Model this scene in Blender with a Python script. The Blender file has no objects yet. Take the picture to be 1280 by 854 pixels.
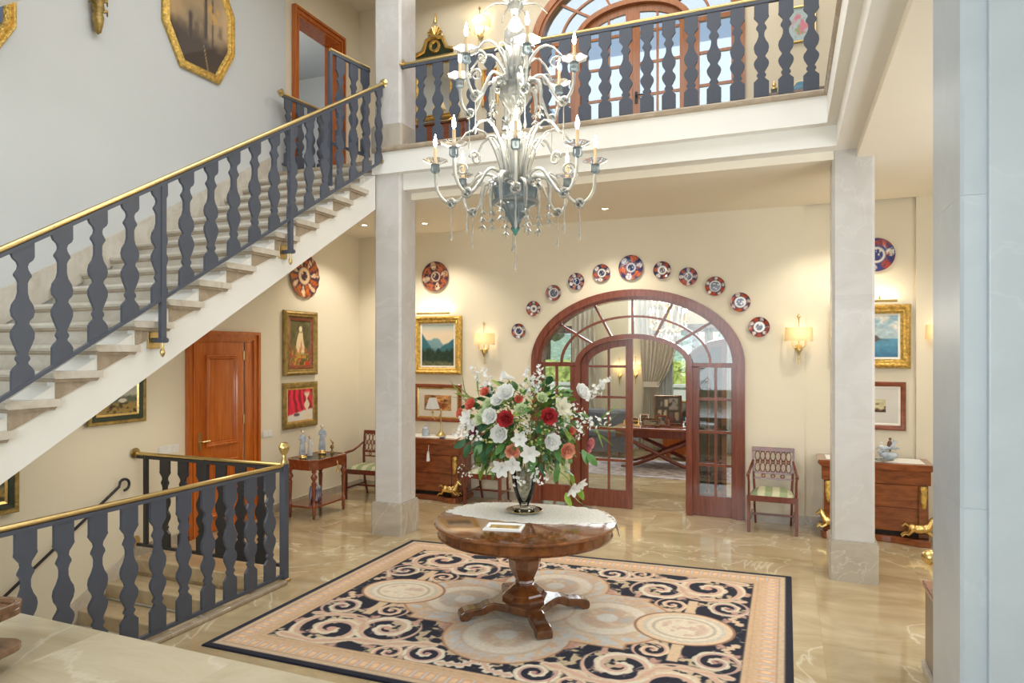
import bpy, math, random
import numpy as np
from mathutils import Vector, Matrix

random.seed(7)
SC = bpy.context.scene
COL = SC.collection
PI = math.pi
def R(d): return math.radians(d)

# ---------------------------------------------------------------- camera
cam = bpy.data.cameras.new('camera'); cam_o = bpy.data.objects.new('camera', cam); COL.objects.link(cam_o)
cam_o.location = (0, 0, 2.15); cam_o.rotation_euler = (R(90), 0, R(22.05))
cam.sensor_width = 36; cam.lens = 847 / 1280 * 36; cam.shift_y = 13 / 1280; cam.clip_start = .05; cam.clip_end = 300
SC.camera = cam_o
# ---------------------------------------------------------------- sky
w = bpy.data.worlds.new('sky'); SC.world = w; w.use_nodes = True
nt = w.node_tree; bg = nt.nodes['Background']; bg.inputs['Strength'].default_value = 1.0
tc = nt.nodes.new('ShaderNodeTexCoord'); sx = nt.nodes.new('ShaderNodeSeparateXYZ'); rp = nt.nodes.new('ShaderNodeValToRGB')
rp.color_ramp.elements[0].color = (.62, .70, .80, 1); rp.color_ramp.elements[0].position = 0
rp.color_ramp.elements[1].color = (.46, .58, .78, 1); rp.color_ramp.elements[1].position = .7
nt.links.new(tc.outputs['Generated'], sx.inputs[0]); nt.links.new(sx.outputs['Z'], rp.inputs[0]); nt.links.new(rp.outputs[0], bg.inputs['Color'])
# ---------------------------------------------------------------- sun and large lights
def light(name, kind, loc, energy, col=(1, 1, 1), rot=(0, 0, 0), **kw):
    l = bpy.data.lights.new(name, kind); l.energy = energy; l.color = col
    for k, v in kw.items(): setattr(l, k, v)
    o = bpy.data.objects.new(name, l); o.location = loc; o.rotation_euler = rot; COL.objects.link(o); return o
WARM = (1, .77, .5); COOL = (.82, .92, 1)
light('sun', 'SUN', (0, 0, 30), 3.2, (1, .95, .86), (R(38), 0, R(-25)), angle=R(1))
light('well_fill', 'AREA', (-2.0, 4.2, 7.45), 185, (.94, .97, 1), (0, 0, 0), shape='RECTANGLE', size=5.5, size_y=4.5)  # broad area light added over the open well; the ceiling has no opening
light('assumed_entrance_daylight', 'AREA', (-1.4, -2.9, 2.6), 230, COOL, (R(90), 0, 0), shape='RECTANGLE', size=6.5, size_y=3.2)  # area light for assumed windows behind the viewer; the entrance wall is closed
light('gallery_fill', 'AREA', (-2.0, 8.3, 7.4), 45, (1, .95, .87), (0, 0, 0), shape='RECTANGLE', size=6, size_y=1.2)  # soft light added under the closed ceiling to brighten the upper gallery
light('side_fill', 'AREA', (2.9, 5.4, 2.4), 60, (.95, .97, 1), (0, R(90), 0), shape='RECTANGLE', size=2.2, size_y=3)  # area light added before the closed right wall, which has no window
light('understair_fill', 'AREA', (-5.0, 4.6, 1.55), 10, (1, .93, .8), (R(25), 0, R(40)), shape='RECTANGLE', size=1.2, size_y=1.2)  # fill added to lift the dim space under the stairs; no fixture there
light('salon_fill', 'AREA', (-2.2, 14.6, 3.3), 170, (.9, .95, 1), (R(-90), 0, 0), shape='RECTANGLE', size=6.5, size_y=.7)  # area light added inside the salon above its windows to strengthen their daylight
# ---------------------------------------------------------------- exposure
vs = SC.view_settings; vs.view_transform = 'Standard'; vs.look = 'None'; vs.gamma = 1; vs.use_curve_mapping = False; vs.exposure = .3
cy = SC.cycles
cy.use_denoising = True; cy.max_bounces = 7; cy.diffuse_bounces = 4; cy.glossy_bounces = 4; cy.transmission_bounces = 6; cy.transparent_max_bounces = 16
cy.caustics_reflective = False; cy.caustics_refractive = False; cy.sample_clamp_indirect = 6; cy.use_light_tree = True

# ---------------------------------------------------------------- materials
def lin(r, g, b): return tuple(((x / 255) / 12.92 if x <= 10 else ((x / 255 + .055) / 1.055) ** 2.4) for x in (r, g, b))
def newmat(name):
    m = bpy.data.materials.new(name); m.use_nodes = True
    return m, m.node_tree, m.node_tree.nodes['Principled BSDF']
def nd(t, kind, **kw):
    n = t.nodes.new(kind)
    for k, v in kw.items():
        if k in n.inputs: n.inputs[k].default_value = v
        else: setattr(n, k, v)
    return n
def c4(c): return (c[0], c[1], c[2], 1)
def mat(name, col, rough=.5, metal=0, var=.08, scale=6, bump=0, bscale=40, coat=0, spec=.5, trans=0, alpha=1, sheen=0):
    m, t, p = newmat(name)
    tc = nd(t, 'ShaderNodeTexCoord'); nz = nd(t, 'ShaderNodeTexNoise', Scale=scale, Detail=4)
    t.links.new(tc.outputs['Object'], nz.inputs['Vector'])
    mx = nd(t, 'ShaderNodeValToRGB'); e = mx.color_ramp.elements
    e[0].position = .3; e[1].position = .7
    e[0].color = c4([max(0, x * (1 - var)) for x in col]); e[1].color = c4([min(1, x * (1 + var)) for x in col])
    t.links.new(nz.outputs['Fac'], mx.inputs[0]); t.links.new(mx.outputs[0], p.inputs['Base Color'])
    p.inputs['Roughness'].default_value = rough; p.inputs['Metallic'].default_value = metal
    p.inputs['Coat Weight'].default_value = coat; p.inputs['Coat Roughness'].default_value = .08
    p.inputs['Specular IOR Level'].default_value = spec; p.inputs['Transmission Weight'].default_value = trans
    p.inputs['Sheen Weight'].default_value = sheen
    if bump:
        n2 = nd(t, 'ShaderNodeTexNoise', Scale=bscale, Detail=3); t.links.new(tc.outputs['Object'], n2.inputs['Vector'])
        b = nd(t, 'ShaderNodeBump', Strength=bump, Distance=.02); t.links.new(n2.outputs['Fac'], b.inputs['Height']); t.links.new(b.outputs[0], p.inputs['Normal'])
    return m
def marble(name, base, dark, vein, rough=.08, scale=1.0, vw=.012, veinmix=.7, spec=.5, mott=1.0):
    m, t, p = newmat(name)
    geo = nd(t, 'ShaderNodeNewGeometry'); oi = nd(t, 'ShaderNodeObjectInfo')
    mul = nd(t, 'ShaderNodeVectorMath', operation='SCALE'); mul.inputs[0].default_value = (37, 53, 29); t.links.new(oi.outputs['Random'], mul.inputs['Scale'])
    add = nd(t, 'ShaderNodeVectorMath', operation='ADD'); t.links.new(geo.outputs['Position'], add.inputs[0]); t.links.new(mul.outputs[0], add.inputs[1])
    mp = nd(t, 'ShaderNodeMapping'); mp.inputs['Scale'].default_value = (.8, 1.9, 1.2); mp.inputs['Rotation'].default_value = (0, 0, .5); t.links.new(add.outputs[0], mp.inputs[0])
    n1 = nd(t, 'ShaderNodeTexNoise', Scale=1.6 * scale, Detail=7, Roughness=.62, Distortion=1.1); t.links.new(mp.outputs[0], n1.inputs['Vector'])
    r1 = nd(t, 'ShaderNodeValToRGB'); e = r1.color_ramp.elements; e[0].position = .5 - .18 * mott; e[0].color = c4(dark); e[1].position = .5 + .14 * mott; e[1].color = c4(base)
    t.links.new(n1.outputs['Fac'], r1.inputs[0])
    n2 = nd(t, 'ShaderNodeTexNoise', Scale=.75 * scale, Detail=6, Roughness=.55, Distortion=.9); t.links.new(add.outputs[0], n2.inputs['Vector'])
    r2 = nd(t, 'ShaderNodeValToRGB'); cr = r2.color_ramp
    cr.elements[0].position = .5 - vw; cr.elements[0].color = (0, 0, 0, 1); cr.elements[1].position = .5 + vw; cr.elements[1].color = (0, 0, 0, 1)
    k = cr.elements.new(.5); k.color = (1, 1, 1, 1)
    t.links.new(n2.outputs['Fac'], r2.inputs[0])
    sm = nd(t, 'ShaderNodeMath', operation='MULTIPLY'); sm.inputs[1].default_value = veinmix; t.links.new(r2.outputs[0], sm.inputs[0])
    mx = nd(t, 'ShaderNodeMix', data_type='RGBA'); t.links.new(sm.outputs[0], mx.inputs[0]); t.links.new(r1.outputs[0], mx.inputs[6]); mx.inputs[7].default_value = c4(vein)
    t.links.new(mx.outputs[2], p.inputs['Base Color']); p.inputs['Roughness'].default_value = rough; p.inputs['Specular IOR Level'].default_value = spec
    return m
def wood(name, c1, c2, rough=.25, coat=.4, sc=(1.5, 14, 14)):
    m, t, p = newmat(name)
    tc = nd(t, 'ShaderNodeTexCoord'); mp = nd(t, 'ShaderNodeMapping'); mp.inputs['Scale'].default_value = sc; t.links.new(tc.outputs['Object'], mp.inputs[0])
    nz = nd(t, 'ShaderNodeTexNoise', Scale=2.2, Detail=6, Roughness=.6, Distortion=.6); t.links.new(mp.outputs[0], nz.inputs['Vector'])
    r = nd(t, 'ShaderNodeValToRGB'); r.color_ramp.elements[0].position = .32; r.color_ramp.elements[0].color = c4(c1); r.color_ramp.elements[1].position = .7; r.color_ramp.elements[1].color = c4(c2)
    t.links.new(nz.outputs['Fac'], r.inputs[0]); t.links.new(r.outputs[0], p.inputs['Base Color'])
    p.inputs['Roughness'].default_value = rough; p.inputs['Coat Weight'].default_value = coat; p.inputs['Coat Roughness'].default_value = .1
    return m
def painted(name, rough=.5, coat=0, bump=0):
    m, t, p = newmat(name)
    a = nd(t, 'ShaderNodeVertexColor', layer_name='Col'); t.links.new(a.outputs['Color'], p.inputs['Base Color'])
    p.inputs['Roughness'].default_value = rough; p.inputs['Coat Weight'].default_value = coat
    if bump:
        tc = nd(t, 'ShaderNodeTexCoord'); n2 = nd(t, 'ShaderNodeTexNoise', Scale=160, Detail=2); t.links.new(tc.outputs['Object'], n2.inputs['Vector'])
        b = nd(t, 'ShaderNodeBump', Strength=bump, Distance=.01); t.links.new(n2.outputs['Fac'], b.inputs['Height']); t.links.new(b.outputs[0], p.inputs['Normal'])
    return m
def emit(name, col, s):
    m, t, p = newmat(name); p.inputs['Base Color'].default_value = c4(col); p.inputs['Emission Color'].default_value = c4(col); p.inputs['Emission Strength'].default_value = s; return m
def pane_mat(name, tint, gloss=.08):
    m = bpy.data.materials.new(name); m.use_nodes = True; t = m.node_tree; t.nodes.clear()
    o = nd(t, 'ShaderNodeOutputMaterial'); tr = nd(t, 'ShaderNodeBsdfTransparent'); tr.inputs[0].default_value = c4(tint)
    gl = nd(t, 'ShaderNodeBsdfGlossy'); gl.inputs['Roughness'].default_value = .02; fr = nd(t, 'ShaderNodeFresnel', IOR=1.5)
    ml = nd(t, 'ShaderNodeMath', operation='ADD'); ml.inputs[1].default_value = gloss; t.links.new(fr.outputs[0], ml.inputs[0])
    mx = nd(t, 'ShaderNodeMixShader'); t.links.new(ml.outputs[0], mx.inputs[0]); t.links.new(tr.outputs[0], mx.inputs[1]); t.links.new(gl.outputs[0], mx.inputs[2]); t.links.new(mx.outputs[0], o.inputs[0])
    return m
def crystal(name, tint, body, mixv):
    m = bpy.data.materials.new(name); m.use_nodes = True; t = m.node_tree; t.nodes.clear()
    o = nd(t, 'ShaderNodeOutputMaterial'); g = nd(t, 'ShaderNodeBsdfGlass', IOR=1.35, Roughness=.05); g.inputs['Color'].default_value = c4(tint)
    d = nd(t, 'ShaderNodeBsdfDiffuse'); d.inputs['Color'].default_value = c4(body); tl = nd(t, 'ShaderNodeBsdfTranslucent'); tl.inputs['Color'].default_value = c4(body)
    m1 = nd(t, 'ShaderNodeMixShader'); m1.inputs[0].default_value = .55; t.links.new(d.outputs[0], m1.inputs[1]); t.links.new(tl.outputs[0], m1.inputs[2])
    m2 = nd(t, 'ShaderNodeMixShader'); m2.inputs[0].default_value = mixv; t.links.new(g.outputs[0], m2.inputs[1]); t.links.new(m1.outputs[0], m2.inputs[2]); t.links.new(m2.outputs[0], o.inputs[0])
    return m
def cloth(name, col, translucent=.3, stripe=None):
    m = bpy.data.materials.new(name); m.use_nodes = True; t = m.node_tree; p = t.nodes['Principled BSDF']; o = t.nodes['Material Output']
    p.inputs['Base Color'].default_value = c4(col); p.inputs['Roughness'].default_value = .85
    tc = nd(t, 'ShaderNodeTexCoord'); nz = nd(t, 'ShaderNodeTexNoise', Scale=120, Detail=2); t.links.new(tc.outputs['Object'], nz.inputs['Vector'])
    b = nd(t, 'ShaderNodeBump', Strength=.15, Distance=.003); t.links.new(nz.outputs['Fac'], b.inputs['Height']); t.links.new(b.outputs[0], p.inputs['Normal'])
    tl = nd(t, 'ShaderNodeBsdfTranslucent'); tl.inputs[0].default_value = c4(col)
    mx = nd(t, 'ShaderNodeMixShader'); mx.inputs[0].default_value = translucent; t.links.new(p.outputs[0], mx.inputs[1]); t.links.new(tl.outputs[0], mx.inputs[2]); t.links.new(mx.outputs[0], o.inputs[0])
    return m
MT = dict(
    cream=mat('cream_plaster', (.80, .735, .585), .75, var=.015, scale=2, spec=.2),
    ceil=mat('ceiling_plaster', (.87, .81, .69), .8, var=.01, scale=2, spec=.2),
    grey=mat('pale_grey_plaster', (.62, .64, .64), .75, var=.015, scale=2, spec=.2),
    white=mat('white_plaster', (.83, .82, .78), .7, var=.015, scale=2, spec=.2),
    floor=marble('polished_beige_marble', (.53, .425, .26), (.37, .275, .15), (.76, .69, .54), .055, .8, .009, .6),
    landing=marble('landing_beige_marble', (.60, .53, .39), (.44, .365, .235), (.76, .71, .60), .14, .8, .016, .45),
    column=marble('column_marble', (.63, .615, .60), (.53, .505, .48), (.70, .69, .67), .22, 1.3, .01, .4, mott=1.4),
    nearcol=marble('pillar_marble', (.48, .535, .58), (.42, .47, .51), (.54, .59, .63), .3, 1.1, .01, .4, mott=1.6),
    plinth=marble('plinth_marble', (.50, .45, .38), (.40, .35, .28), (.70, .66, .58), .12, 1.6, .008, .55),
    tread=marble('stair_stone', (.66, .62, .55), (.52, .46, .37), (.72, .69, .63), .25, 2.0, .008, .3),
    brownstone=marble('brown_stone', (.44, .36, .27), (.32, .25, .17), (.56, .50, .42), .25, 3.0, .008, .3),
    stepbrown=marble('basement_step_stone', (.55, .45, .30), (.42, .32, .19), (.62, .54, .42), .25, 2.0, .008, .3),
    iron=mat('dark_slate_iron', (.070, .082, .112), .38, var=.06, scale=5, spec=.5),
    black=mat('black_iron', (.018, .018, .022), .4),
    brass=mat('brass', (.64, .49, .22), .28, 1, var=.06),
    gold=mat('gilt_wood', (.74, .50, .14), .34, .85, var=.35, scale=28, bump=.8, bscale=60),
    goldplain=mat('gilt_metal', (.86, .63, .25), .27, 1, var=.12, scale=18),
    olive=mat('worn_gilt', (.36, .25, .08), .38, .6, var=.35, scale=16, bump=.4),
    darkgreen=mat('dark_green_lacquer', (.03, .045, .025), .3),
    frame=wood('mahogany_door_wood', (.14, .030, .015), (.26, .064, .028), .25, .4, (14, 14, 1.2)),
    upframe=wood('daylit_door_wood', (.34, .12, .040), (.47, .19, .075), .3, .3, (14, 14, 1.2)),  # daylight on the upper doors is put into this lighter, more orange wood colour
    door=wood('orange_door_wood', (.40, .085, .010), (.60, .17, .022), .22, .5, (10, 10, .8)),
    doordark=wood('dark_door_wood', (.05, .02, .012), (.10, .035, .02), .3, .3, (10, 10, .8)),
    walnut=wood('burr_walnut', (.085, .024, .007), (.26, .088, .024), .12, .7, (4, 4, 2.5)),
    walnutdark=wood('dark_walnut', (.075, .026, .010), (.20, .075, .024), .18, .6, (5, 5, 3)),
    mahog=wood('mahogany', (.17, .040, .014), (.32, .085, .030), .22, .5, (3, 12, 12)),
    chair=wood('chair_mahogany', (.11, .022, .012), (.21, .045, .024), .25, .4, (8, 8, 2)),
    commode=wood('commode_veneer', (.16, .038, .011), (.33, .095, .028), .18, .6, (2, 6, 9)),
    glass=pane_mat('clear_pane', (.96, .98, .98), .03),
    upglass=pane_mat('upper_pane', (.80, .88, .93), .10),
    crystal=crystal('clear_crystal', (.98, 1, .99), (.97, 1, .99), .27),
    crystaldark=crystal('smoky_blue_crystal', (.70, .78, .83), (.50, .58, .64), .45),
    dishglass=crystal('ruffled_dish_glass', (.98, 1, .99), (.97, 1, .99), .16), vase=pane_mat('vase_glass', (.975, .985, .98), .0),
    candle=mat('candle_wax', (.86, .60, .34), .5, var=.05),
    flame=emit('candle_flame', (1, .86, .62), 55),
    bulb=emit('warm_bulb', (1, .85, .6), 3.5),
    spot=emit('downlight_bulb', (1, .93, .8), 30),
    shade=mat('parchment_shade', (.9, .8, .6), .8, var=.03),
    porcelain=mat('white_porcelain', (.84, .84, .82), .15, var=.04),
    bluegrey=mat('blue_grey_porcelain', (.45, .52, .60), .2, var=.35, scale=14),
    skin=mat('porcelain_skin', (.80, .66, .55), .25),
    paint=painted('painted_canvas', .45, .15), china=painted('glazed_china', .14, .5), wool=painted('wool_pile', .95, 0, .5),
    lace=mat('white_lace', (.86, .85, .80), .9, var=.14, scale=60, bump=.5, bscale=90),
    mirror=mat('mirror_glass', (.85, .88, .9), .03, 1, var=0),
    paper=mat('cream_mount', (.74, .68, .56), .8, var=.03), pale=mat('pale_mount', (.66, .64, .60), .8, var=.03), whitemount=mat('white_slip', (.85, .83, .76), .6),
    switch=mat('white_plastic', (.80, .80, .77), .4),
    velvet=mat('slate_velvet', (.14, .16, .21), .8, var=.2, sheen=.4),
    beigefab=mat('taupe_fabric', (.42, .38, .33), .85, var=.1),
    curtain=cloth('curtain_cloth', (.68, .63, .54), .2), sheer=cloth('sheer_curtain', (.80, .84, .86), .5),
    hedge=mat('hedge_leaf', (.44, .52, .12), .6, var=.5, scale=9), tree=mat('tree_leaf', (.28, .40, .27), .7, var=.5, scale=3), lawn=mat('lawn_grass', (.16, .27, .06), .9, var=.3, scale=3),
    render=mat('pale_render', (.66, .64, .60), .8, var=.05),
    leaf=mat('glossy_leaf', (.11, .26, .065), .4, var=.4, scale=9), leafdark=mat('dark_leaf', (.045, .135, .06), .4, var=.35, scale=9), leaflime=mat('lime_leaf', (.30, .46, .07), .45, var=.3, scale=9),
    grassb=mat('blade_leaf', (.22, .33, .06), .5, var=.25, scale=9), stem=mat('green_stem', (.14, .22, .05), .6), twig=mat('brown_twig', (.16, .08, .05), .7),
    whitepet=cloth('white_petal', (.95, .95, .92), .25), ivory=cloth('ivory_petal', (.86, .83, .68), .38), red=mat('red_petal', (.46, .035, .040), .55, var=.35, scale=18),
    peach=mat('peach_petal', (.80, .34, .22), .55, var=.3, scale=22), coral=mat('coral_petal', (.78, .19, .12), .55, var=.2, scale=15), pink=mat('pink_petal', (.72, .26, .27), .6, var=.15), purple=mat('purple_petal', (.36, .05, .16), .6, var=.2),
    palegreen=mat('pale_green_petal', (.62, .72, .42), .6, var=.15), bud=mat('yellow_bud', (.62, .62, .22), .6, var=.2),
    standwood=wood('dull_brown_wood', (.12, .055, .028), (.27, .15, .08), .25, .4, (3, 9, 9)), pebble=mat('glass_pebbles', (.50, .43, .27), .35, var=.7, scale=45, bump=.6, bscale=70), seat=None,
)
def seat_mat():
    m, t, p = newmat('striped_silk'); tc = nd(t, 'ShaderNodeTexCoord'); sp = nd(t, 'ShaderNodeSeparateXYZ'); t.links.new(tc.outputs['Object'], sp.inputs[0])
    mu = nd(t, 'ShaderNodeMath', operation='MULTIPLY'); mu.inputs[1].default_value = 38; t.links.new(sp.outputs['X'], mu.inputs[0]); sn = nd(t, 'ShaderNodeMath', operation='SINE'); t.links.new(mu.outputs[0], sn.inputs[0])
    nz = nd(t, 'ShaderNodeTexNoise', Scale=30, Detail=2); t.links.new(tc.outputs['Object'], nz.inputs['Vector'])
    ad = nd(t, 'ShaderNodeMath', operation='ADD'); t.links.new(sn.outputs[0], ad.inputs[0]); t.links.new(nz.outputs['Fac'], ad.inputs[1])
    r = nd(t, 'ShaderNodeValToRGB'); r.color_ramp.elements[0].position = .3; r.color_ramp.elements[0].color = (.26, .32, .17, 1); r.color_ramp.elements[1].position = .75; r.color_ramp.elements[1].color = (.54, .54, .35, 1)
    t.links.new(ad.outputs[0], r.inputs[0]); t.links.new(r.outputs[0], p.inputs['Base Color']); p.inputs['Roughness'].default_value = .5; return m
MT['seat'] = seat_mat()

# ---------------------------------------------------------------- mesh helpers
class M:
    def __init__(s): s.v = []; s.f = []; s.c = None
    def add(s, vs, fs, mx=None):
        n = len(s.v)
        if mx is not None: vs = [mx @ Vector(p) for p in vs]
        s.v += [tuple(p) for p in vs]; s.f += [tuple(i + n for i in f) for f in fs]; return s
    def box(s, x0, x1, y0, y1, z0, z1, mx=None):
        return s.add([(x0, y0, z0), (x1, y0, z0), (x1, y1, z0), (x0, y1, z0), (x0, y0, z1), (x1, y0, z1), (x1, y1, z1), (x0, y1, z1)],
                     [(0, 3, 2, 1), (4, 5, 6, 7), (0, 1, 5, 4), (1, 2, 6, 5), (2, 3, 7, 6), (3, 0, 4, 7)], mx)
    def prism(s, poly, lo, hi, axis='z', mx=None):
        n = len(poly)
        P = {'x': lambda a, b, h: (h, a, b), 'y': lambda a, b, h: (a, h, b), 'z': lambda a, b, h: (a, b, h)}[axis]
        vs = [P(a, b, lo) for a, b in poly] + [P(a, b, hi) for a, b in poly]
        area = sum(poly[i][0] * poly[(i + 1) % n][1] - poly[(i + 1) % n][0] * poly[i][1] for i in range(n))
        flip = (area < 0) != (axis == 'y')
        fs = [tuple(range(n))[::-1], tuple(range(n, 2 * n))] + [(i, (i + 1) % n, n + (i + 1) % n, n + i) for i in range(n)]
        if flip: fs = [f[::-1] for f in fs]
        return s.add(vs, fs, mx)
    def lathe(s, prof, seg=20, mx=None, cap=True):
        vs = []; fs = []; n = len(prof)
        for r, z in prof:
            for k in range(seg): a = 2 * PI * k / seg; vs.append((r * math.cos(a), r * math.sin(a), z))
        for i in range(n - 1):
            for k in range(seg): k2 = (k + 1) % seg; fs.append((i * seg + k, i * seg + k2, (i + 1) * seg + k2, (i + 1) * seg + k))
        if cap:
            if prof[0][0] > 1e-4: fs.append(tuple(range(seg))[::-1])
            if prof[-1][0] > 1e-4: fs.append(tuple((n - 1) * seg + k for k in range(seg)))
        return s.add(vs, fs, mx)
    def tube(s, pts, r, seg=8, mx=None, cap=True, flat=None):
        pts = [Vector(p) for p in pts]; n = len(pts); rr = r if isinstance(r, (list, tuple)) else [r] * n
        vs = []; fs = []; up = None
        for i in range(n):
            d = (pts[min(i + 1, n - 1)] - pts[max(i - 1, 0)]).normalized()
            if up is None:
                up = Vector((0, 0, 1)) if abs(d.z) < .9 else Vector((0, 1, 0))
                if flat is not None: up = Vector(flat)
            a = d.cross(up)
            if a.length < 1e-6: a = d.orthogonal()
            a.normalize(); b = a.cross(d).normalized(); up = b
            for k in range(seg): t = 2 * PI * (k + .5) / seg; vs.append(pts[i] + (a * math.cos(t) + b * math.sin(t)) * rr[i])
        for i in range(n - 1):
            for k in range(seg): k2 = (k + 1) % seg; fs.append((i * seg + k, i * seg + k2, (i + 1) * seg + k2, (i + 1) * seg + k))
        if cap: fs.append(tuple(range(seg))[::-1]); fs.append(tuple((n - 1) * seg + k for k in range(seg)))
        return s.add(vs, fs, mx)
    def ball(s, c, r, seg=12, mx=None, rings=None):
        rx, ry, rz = r if isinstance(r, (list, tuple)) else (r, r, r); rings = rings or max(5, seg // 2 + 1)
        vs = [(c[0], c[1], c[2] - rz)]; fs = []
        for i in range(1, rings):
            t = PI * i / rings
            for k in range(seg): a = 2 * PI * k / seg; vs.append((c[0] + rx * math.sin(t) * math.cos(a), c[1] + ry * math.sin(t) * math.sin(a), c[2] - rz * math.cos(t)))
        vs.append((c[0], c[1], c[2] + rz)); L = len(vs) - 1
        for k in range(seg):
            k2 = (k + 1) % seg; fs.append((0, 1 + k2, 1 + k)); fs.append((L, L - seg + k, L - seg + k2))
        for i in range(rings - 2):
            for k in range(seg): k2 = (k + 1) % seg; a = 1 + i * seg; fs.append((a + k, a + k2, a + seg + k2, a + seg + k))
        return s.add(vs, fs, mx)
    def ring(s, c, R_, r, seg=20, sub=6, axis='y', sx=1, sz=1, mx=None):
        vs = []; fs = []
        for i in range(seg):
            a = 2 * PI * i / seg
            for j in range(sub):
                b = 2 * PI * j / sub; q = R_ + r * math.cos(b); h = r * math.sin(b)
                x, z = q * math.cos(a) * sx, q * math.sin(a) * sz
                p = {'y': (x, h, z), 'z': (x, z, h), 'x': (h, x, z)}[axis]; vs.append((c[0] + p[0], c[1] + p[1], c[2] + p[2]))
        for i in range(seg):
            for j in range(sub): i2 = (i + 1) % seg; j2 = (j + 1) % sub; fs.append((i * sub + j, i2 * sub + j, i2 * sub + j2, i * sub + j2))
        return s.add(vs, fs, mx)
    def strip(s, rows, mx=None, closed=False):
        n = len(rows[0]); vs = [p for r in rows for p in r]; fs = []
        for i in range(len(rows) - 1):
            for k in range(n if closed else n - 1): k2 = (k + 1) % n; fs.append((i * n + k, i * n + k2, (i + 1) * n + k2, (i + 1) * n + k))
        return s.add(vs, fs, mx)
    def mesh(s, name, m, smooth=None):
        me = bpy.data.meshes.new(name); me.from_pydata(s.v, [], s.f)
        if m is not None: me.materials.append(m)
        if s.c is not None:
            ca = me.color_attributes.new('Col', 'FLOAT_COLOR', 'POINT'); ca.data.foreach_set('color', np.asarray(s.c, dtype=np.float32).ravel())
        me.update()
        if smooth is not None:
            me.polygons.foreach_set('use_smooth', [True] * len(me.polygons))
            if smooth < 180: me.set_sharp_from_angle(angle=R(smooth))
        return me
def link(name, me, parent=None, loc=(0, 0, 0), rot=(0, 0, 0), scale=(1, 1, 1)):
    o = bpy.data.objects.new(name, me); o.parent = parent; o.location = loc; o.rotation_euler = rot; o.scale = scale; COL.objects.link(o); return o
def obj(name, m, material, parent=None, smooth=None, bevel=0, loc=(0, 0, 0), rot=(0, 0, 0)):
    o = link(name, m.mesh(name, material, smooth), parent, loc, rot)
    if bevel:
        b = o.modifiers.new('edge', 'BEVEL'); b.width = bevel; b.segments = 2; b.limit_method = 'ANGLE'; b.angle_limit = R(40)
    return o
def tag(o, label, cat, group=None, kind=None):
    o['label'] = label; o['category'] = cat
    if group: o['group'] = group
    if kind: o['kind'] = kind
    return o
def thing(name, label, cat, loc=(0, 0, 0), rotz=0, group=None):
    o = bpy.data.objects.new(name, None); o.empty_display_size = .05; COL.objects.link(o); o.location = loc; o.rotation_euler = (0, 0, rotz)
    return tag(o, label, cat, group)
def struct(name, m, material, label=None, parent=None, **kw):
    o = obj(name, m, material, parent, **kw)
    if parent is None: o['kind'] = 'structure'
    if label: o['label'] = label
    return o
def dup(root, loc, rotz=0, label=None, group=None, parent=None):
    r = root.copy(); COL.objects.link(r); r.parent = parent
    if parent is None: r.location = loc; r.rotation_euler = (0, 0, rotz)
    if label: r['label'] = label
    if group: r['group'] = group
    for ch in [c for c in bpy.data.objects if c.parent == root]: dup(ch, None, 0, None, None, r)
    return r
def mitre(poly, ins):
    n = len(poly); out = []
    for i in range(n):
        p0, p1, p2 = Vector(poly[i - 1]), Vector(poly[i]), Vector(poly[(i + 1) % n])
        a = (p1 - p0).normalized(); b = (p2 - p1).normalized(); na = Vector((-a.y, a.x)); nb = Vector((-b.y, b.x))
        k = na + nb; out.append(p1 + k * (ins / max(1e-6, k.dot(na))))
    return out
def frame_m(poly, prof, m=None):          # ccw polygon in (x, z), profile of (inset, how proud)
    m = m or M(); rows = []
    for ins, h in prof: rows.append([(p.x, -h, p.y) for p in mitre(poly, ins)])
    return m.strip(rows, closed=True)
def rect(w, h): return [(-w / 2, -h / 2), (w / 2, -h / 2), (w / 2, h / 2), (-w / 2, h / 2)]
def clamp(x): return np.clip(x, 0, 1)
def lat(x, y, s):                         # lattice value noise
    xi = np.floor(x).astype(int); yi = np.floor(y).astype(int); fx = x - xi; fy = y - yi; fx = fx * fx * (3 - 2 * fx); fy = fy * fy * (3 - 2 * fy)
    def h(a, b):
        n = np.sin(a * 127.1 + b * 311.7 + s * 74.7) * 43758.5453; return n - np.floor(n)
    return (h(xi, yi) * (1 - fx) + h(xi + 1, yi) * fx) * (1 - fy) + (h(xi, yi + 1) * (1 - fx) + h(xi + 1, yi + 1) * fx) * fy
def fbm(x, y, s=0, o=4):
    t = 0; a = .5
    for i in range(o): t = t + a * lat(x * 2 ** i, y * 2 ** i, s + i); a *= .5
    return t
def slin(c):
    c = np.asarray(c, dtype=float) / 255; return np.where(c <= .04045, c / 12.92, ((c + .055) / 1.055) ** 2.4)
def mixc(a, b, t): return a * (1 - t[..., None]) + np.asarray(b, float) * t[..., None]
def full(x, c): return np.ones(x.shape + (3,)) * np.asarray(c, float)
def canvas_m(w, h, fn, y=0, poly=None, nx=56, ny=64):
    nx = max(24, nx); m = M(); us = np.linspace(0, 1, nx); vs_ = np.linspace(0, 1, ny)
    U, V = np.meshgrid(us, vs_); C = slin(np.clip(fn(U, V), 0, 255)); X = (U - .5) * w; Z = (V - .5) * h
    if poly is not None:                 # pull the grid inside an octagon
        c = poly; lim = np.minimum(w / 2, w / 2 + h / 2 - c - np.abs(Z)); X = X * np.clip(lim / (w / 2), .05, 1)
    m.v = [(X[j, i], y, Z[j, i]) for j in range(ny) for i in range(nx)]
    m.f = [(j * nx + i, j * nx + i + 1, (j + 1) * nx + i + 1, (j + 1) * nx + i) for j in range(ny - 1) for i in range(nx - 1)]
    m.c = np.concatenate([C.reshape(-1, 3), np.ones((nx * ny, 1))], 1); return m
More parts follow.
